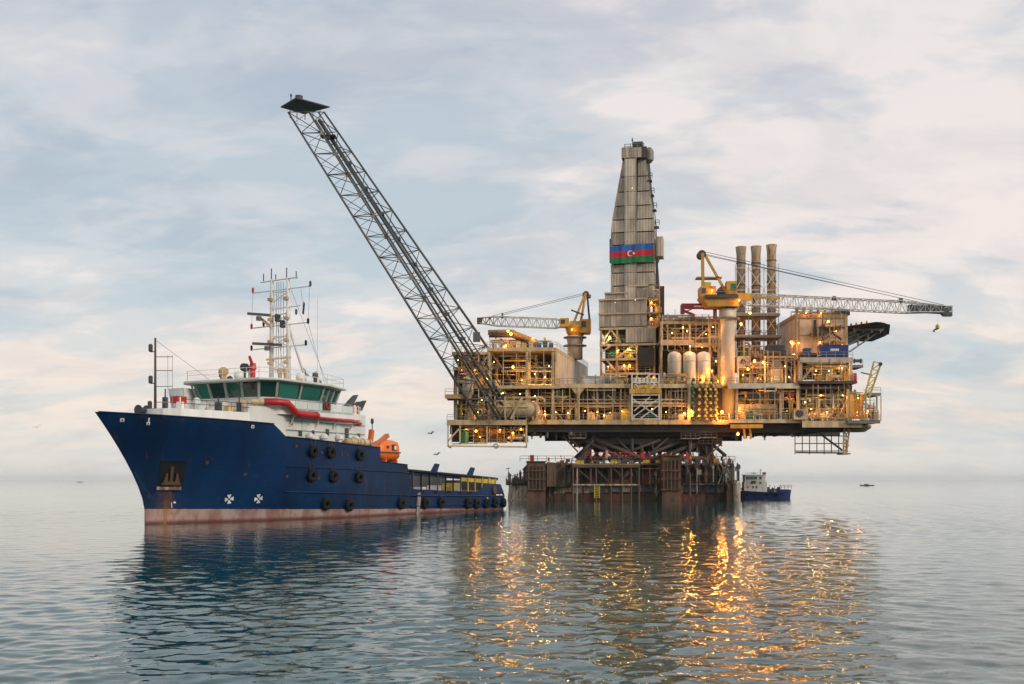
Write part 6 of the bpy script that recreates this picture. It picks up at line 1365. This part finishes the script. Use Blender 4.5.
# red foam pipe along the port wing
sp_('red_pipe', MB().tube([(10.9, -5.1, 11.95), (12.2, -6.15, 12.0), (13.0, -6.4, 11.9), (13.6, -6.5, 11.45), (14.0, -6.5, 11.1), (14.6, -6.5, 10.95), (17.4, -6.55, 10.9), (17.8, -6.5, 10.9)], 0.36, 12), RED, None, True)
sp_('pipe_flange', MB().lathe([(0.42, 0), (0.42, 0.2)], (13.9, -6.5, 11.1), 12, 'x').lathe([(0.42, 0), (0.42, 0.2)], (17.3, -6.55, 10.9), 12, 'x'), RED); sp_('pipe_nozzle', MB().bar((10.9, -5.1, 11.95), (10.0, -4.2, 11.95), 0.3, n=10), CREAM)
sp_('red_rail', MB().tube([(18, -6.3, 10.72), (24.6, -6.35, 10.6), (27.2, -5.5, 10.5)], 0.16, 8), RED)
sp_('red_lifebuoy_frame', MB().bx(19.0, 20.3, -6.36, -6.3, 11.6, 12.5), DARK); sp_('lifebuoy', MB().torus((19.7, -6.42, 12.05), (0, 1, 0), 0.3, 0.08), RED)
# dark scoops, canisters and lockers aft of the wheelhouse
for s_, z, L in ((25.4, 12.2, 1.9), (26.6, 12.0, 1.3), (27.4, 12.0, 1.5)): sp_('black_cowl', MB().hexa([(s_, -4.6, z), (s_ + 0.9, -4.9, z + 0.05), (s_ + 0.9, -4.0, z + 0.05), (s_, -4.0, z), (s_ + L * 0.8, -4.9, z + L * 0.75), (s_ + L, -5.1, z + L * 0.85), (s_ + L, -4.4, z + L * 0.85), (s_ + L * 0.8, -4.4, z + L * 0.75)]), DKGREY)
for k, (s_, m) in enumerate(((24.6, FB), (25.4, RED), (26.2, WHITE), (26.8, RED), (27.2, YELP))): sp_('gas_bottle', MB().lathe([(0.22, 0), (0.25, 0.1), (0.25, 1.0), (0.1, 1.25)], (s_, -5.6 + 0.14 * k, 11.3), 10), m)
railing((24.8, -6.2, 11.3), (27.3, -5.4, 11.3), None, h=1.05, step=0.8, r=0.03, mat=WHITE).parent = ship
for a, b in ((23.6, 25.9), (26.1, 28.4)): sp_('liferaft_canister', MB().lathe([(0.3, 0), (0.42, 0.1), (0.42, b - a - 0.1), (0.3, b - a)], (a, -6.0, 8.35), 14, 'x'), CREAM, None, True)
for s_ in (24.2, 25.4, 26.7, 27.8): sp_('canister_strap', MB().torus((s_, -6.0, 8.35), (1, 0, 0), 0.43, 0.035, 14, 5), DKGREY)
# orange davit and lifeboat
sp_('davit', MB().beam((28.7, -5.6, 7.4), (29.2, -5.6, 9.9), 0.45, 0.5).beam((29.2, -5.5, 7.6), (32.6, -5.5, 9.4), 0.5, 0.45), ORNG)
sp_('davit_light', MB().bar((29.3, -5.6, 9.9), (29.3, -5.6, 11.2), 0.06, n=5).lathe([(0.12, 0), (0.2, 0.2), (0.15, 0.6)], (29.3, -5.6, 10.6), 8), DKGREY)
LB = SM @ Matrix.Translation((30.4, -5.1, 6.35))
lb = thing('lifeboat', 'orange enclosed lifeboat on the deck behind the blue ship side', 'lifeboat', frame=LB)
vs = []; fs = []
secs = [(0.0, 0.35, 0.6), (0.5, 0.85, 0.25), (1.4, 1.1, 0.05), (3.2, 1.1, 0.0), (4.0, 0.95, 0.1), (4.3, 0.75, 0.3)]
def boat_shell(prof):
    vs = []; fs = []
    for i, (x, hw_, zk) in enumerate(secs):
        for (f, z) in prof(hw_, zk): vs.append((x, f, z))
    m = len(vs) // len(secs)
    for i in range(len(secs) - 1):
        for j in range(m - 1): fs.append((i * m + j, (i + 1) * m + j, (i + 1) * m + j + 1, i * m + j + 1))
    return vs, fs + [tuple(range(m)), tuple(reversed(range((len(secs) - 1) * m, len(secs) * m)))]
def lpart(n_, mb, m, sm=False, par=None):
    o = mb.obj(n_, m, None, sm); o.parent = par or lb; return o
lpart('hull', MB().add(*boat_shell(lambda h, k: [(-h, 0.95), (-h * 0.92, 0.45), (-h * 0.5, k + 0.1), (0, k), (h * 0.5, k + 0.1), (h * 0.92, 0.45), (h, 0.95)])), ORNG, True)
lpart('gunwale', MB().prism([(-0.1, 0.3), (-0.1, -0.3), (0.5, -1.0), (1.4, -1.25), (3.3, -1.25), (4.4, -0.9), (4.4, 0.9), (3.3, 1.25), (1.4, 1.25), (0.5, 1.0)], 0.95, 1.08), BROWN)
lpart('canopy', MB().add(*boat_shell(lambda h, k: [(-h * 0.95, 1.08), (-h * 0.93, 1.7), (-h * 0.7, 2.3 - k * 0.5), (0, 2.55 - k * 0.7), (h * 0.7, 2.3 - k * 0.5), (h * 0.93, 1.7), (h * 0.95, 1.08)])), ORNG, True)
lpart('hatch', MB().bx(2.2, 3.0, -1.14, -1.02, 1.25, 1.95), DARK); lpart('hatch_window', MB().bx(2.55, 2.95, -1.17, -1.141, 1.35, 1.8), WHITE); lpart('side_window', MB().bx(1.2, 1.5, -1.12, -1.0, 1.5, 1.8), DARK)
lpart('cradle', MB().bx(0.9, 1.2, -1.0, 1.0, -0.4, 0.25).bx(3.2, 3.5, -1.0, 1.0, -0.4, 0.2), ORNG)
# cargo rail: top bar, posts, hoops; stern block; ladders
cz_ = lambda s_: 5.25 - 0.042 * (s_ - 36)
cr_ = sp_('cargo_rail', MB().tube([(36.1, -6.3, cz_(36)), (44, -6.3, cz_(44)), (52.6, -6.25, cz_(52.6)), (59.5, -5.9, cz_(59.5))], 0.2, 8), DKNAVY, None, True)
sp_('cargo_rail_plate', MB().hexa([(36.2, -6.28, cz_(36) - 0.55), (48.5, -6.28, cz_(48.5) - 0.5), (48.5, -6.2, cz_(48.5) - 0.5), (36.2, -6.2, cz_(36) - 0.55), (36.2, -6.28, cz_(36)), (48.5, -6.28, cz_(48.5)), (48.5, -6.2, cz_(48.5)), (36.2, -6.2, cz_(36))]), DKNAVY, cr_)
for k in range(12): s_ = 36.9 + k * 1.95; sp_('rail_post', MB().beam((s_, -6.3, 2.3), (s_, -6.3, cz_(s_)), 0.12, 0.16), (DKNAVY if k % 3 else BOOM) if k < 7 else YELP, cr_)
for k in range(8): s_ = 49.0 + k * 1.2; sp_('rail_panel', MB().bx(s_, s_ + 1.1, -6.2, -6.12, cz_(s_) - 0.75, cz_(s_) - 0.15), YELP, cr_)
for s_ in (41.8, 51.0): sp_('guide_horn', MB().hexa([(s_ - 0.5, -6.3, cz_(s_)), (s_ + 0.8, -6.3, cz_(s_)), (s_ + 0.8, -6.0, cz_(s_)), (s_ - 0.5, -6.0, cz_(s_)), (s_ + 0.7, -6.3, cz_(s_) + 1.2), (s_ + 1.5, -6.3, cz_(s_) + 1.1), (s_ + 1.5, -6.0, cz_(s_) + 1.1), (s_ + 0.7, -6.0, cz_(s_) + 1.2)]), HULL, cr_)
sp_('starboard_cargo_rail', MB().bx(36.2, 60, 6.1, 6.3, 2.0, 4.9), HULL)  # made solid and tall to keep sky out of the port gaps
for s_, y, w_, h_5, m in ((38.5, 2, 2.5, 2.0, NAVYB), (42.2, 1, 2.5, 2.2, DKGREY), (46.2, -1, 1.0, 1.3, WHITE), (47.9, -2.5, 0.5, 1.5, WHITE), (50.5, -2, 1.8, 1.5, YELP), (53.3, -2.5, 0.6, 1.3, WHITE), (56, 0, 2.0, 1.8, YELP)):
    mb = MB().bx(s_, s_ + w_, y - 0.9, y + 0.9, 1.9, 1.9 + h_5)
    for q in range(4): mb.bx(s_ + w_ * (q + 0.2) / 4, s_ + w_ * (q + 0.7) / 4, y - 0.96, y - 0.9, 2.0, 1.8 + h_5)
    cg = mb.obj('cargo_box', m, frame=SM); tag(cg, {38.5: 'navy cargo box behind the rail next to the blue ship side', 42.2: 'dark grey cargo box in the middle of the ship cargo rail', 46.2: 'wide white cargo box behind the rail', 47.9: 'narrow white cargo box right of the wide white one', 50.5: 'yellow cargo box behind the yellow rail panels', 53.3: 'white cargo box between the two yellow ones near the stern', 56: 'yellow cargo box nearest the stern'}[s_], 'cargo box', 'cargo boxes on the ship deck')
sp_('stern_roller_guard', MB().lathe([(0.55, 0), (0.55, 0.5)], (57.2, -6.85, 2.75), 12, 'y'), BROWN)
plate('pilot_ladder', 37.65, 1.3, 0.7, 2.6, SCALE, 0.12); plate('stern_mark', 58.6, 2.0, 1.1, 0.3, WHITE, 0.03); plate('stern_mark', 60.0, 2.0, 0.9, 0.3, WHITE, 0.03); plate('draught_mark', 55.3, 1.5, 0.35, 0.9, WHITE)

sp_('dark_screen', MB().bx(37.0, 59.5, 2.2, 2.45, 1.9, 4.75), DKGREY); sp_('stern_dark_screen', MB().bx(59.6, 59.9, -4.6, 6.0, 1.9, 4.1), DKGREY)  # added dark sheets, shut out the sky so the deck looks shaded
for k in range(9): sp_('screen_stanchion', MB().bx(38 + k * 2.4, 38.25 + k * 2.4, 2.0, 2.19, 1.9, 4.9), BOOM)
# working clutter on the fore and bridge decks
rs = random.Random(15)
for s_, y, w_, h_6, m in ((2.6, -1.9, 0.5, 0.9, WHITE), (4.4, -2.6, 0.7, 0.8, MINT), (6.4, -3.2, 0.5, 1.1, DKGREY), (7.6, -3.4, 0.6, 0.7, CREAM), (3.2, 0.6, 0.4, 1.6, DKGREY), (4.4, 1.8, 0.4, 1.2, BROWN), (8.6, -3.9, 0.35, 1.2, DKGREY), (8.2, 1.4, 0.8, 1.0, WHITE)):
    sp_('deck_fitting', MB().bx(s_, s_ + w_, y, y + w_, 10.2, 10.86 + h_6 * 0.8).bar((s_ + w_ / 2, y + w_ / 2, 10.86 + h_6 * 0.8), (s_ + w_ / 2, y + w_ / 2, 10.86 + h_6 * 1.3), 0.07, n=6), m)
sp_('front_pipe', MB().tube([(9.3, 3.6, 11.1), (9.3, -3.2, 11.1), (9.35, -3.9, 10.9), (9.35, -3.95, 9.9)], 0.07, 6), CREAM, hs)
for y in (3.0, 1.0, -1.0, -3.0): sp_('window_wiper', MB().bar((10.95, y, 12.75), (10.62, y + 0.55, 13.7), 0.025, n=4), BLACK, whs)
for y in (2.9, 0.4, -2.2): sp_('front_locker', MB().bx(10.5, 11.2, y - 0.5, y + 0.4, 11.5, 12.15), rs.choice((WHITE, MINT, CREAM)), whs)
sp_('side_door', MB().bx(16.6, 17.4, -5.44, -5.36, 8.4, 10.4), MINT, hs); sp_('side_door', MB().bx(22.6, 23.4, -5.44, -5.36, 8.3, 10.3), MINT, hs)
for s_ in (14.6, 18.9, 22.0, 25.2): sp_('wall_bracket', MB().beam((s_, -5.4, 9.7), (s_, -6.1, 10.84), 0.12, 0.14), WHITE, hs)
for s_, y in ((14.5, -4.2), (16.2, -3.6), (18.0, -4.0), (21.0, -3.8), (23.2, -2.6), (13.6, 2.8), (15.5, 3.4)):
    h = rs.uniform(0.5, 1.5); sp_('roof_fitting', MB().lathe([(0.22, 0), (0.22, h * 0.6), (0.34, h * 0.7), (0.3, h), (0.1, h + 0.15)], (s_, y, 14.42), 9), rs.choice((WHITE, CREAM, DKGREY, MINT)), whs)
for s_ in (16.0, 20.5): sp_('roof_dome', MB().lathe([(0.25, 0), (0.25, 0.5), (0.5, 0.7), (0.55, 1.0), (0.4, 1.35), (0.12, 1.5)], (s_, 2.6 if s_ < 18 else -2.2, 14.42), 14), WHITE, whs, True)
for a, b in (((19.7, 1.1, 25.8), (24.4, 3.0, 14.6)), ((19.7, -1.1, 25.8), (24.4, -3.0, 14.6)), ((19.6, -3.9, 21.1), (22.0, -4.4, 14.5)), ((1.3, 0, 17.4), (10.8, 2.0, 14.5)), ((19.6, 3.7, 25.0), (19.6, 3.9, 21.1)), ((19.6, -4.1, 25.0), (19.6, -3.9, 21.1))): sp_('rigging_wire', MB().bar(a, b, 0.02, n=4), DKGREY)
for s_ in (38.4, 41.5, 44.6, 47.7, 50.4): plate('freeing_port', s_, 2.62 if s_ < 45 else 2.45, 0.9, 0.22, BLACK, 0.02)
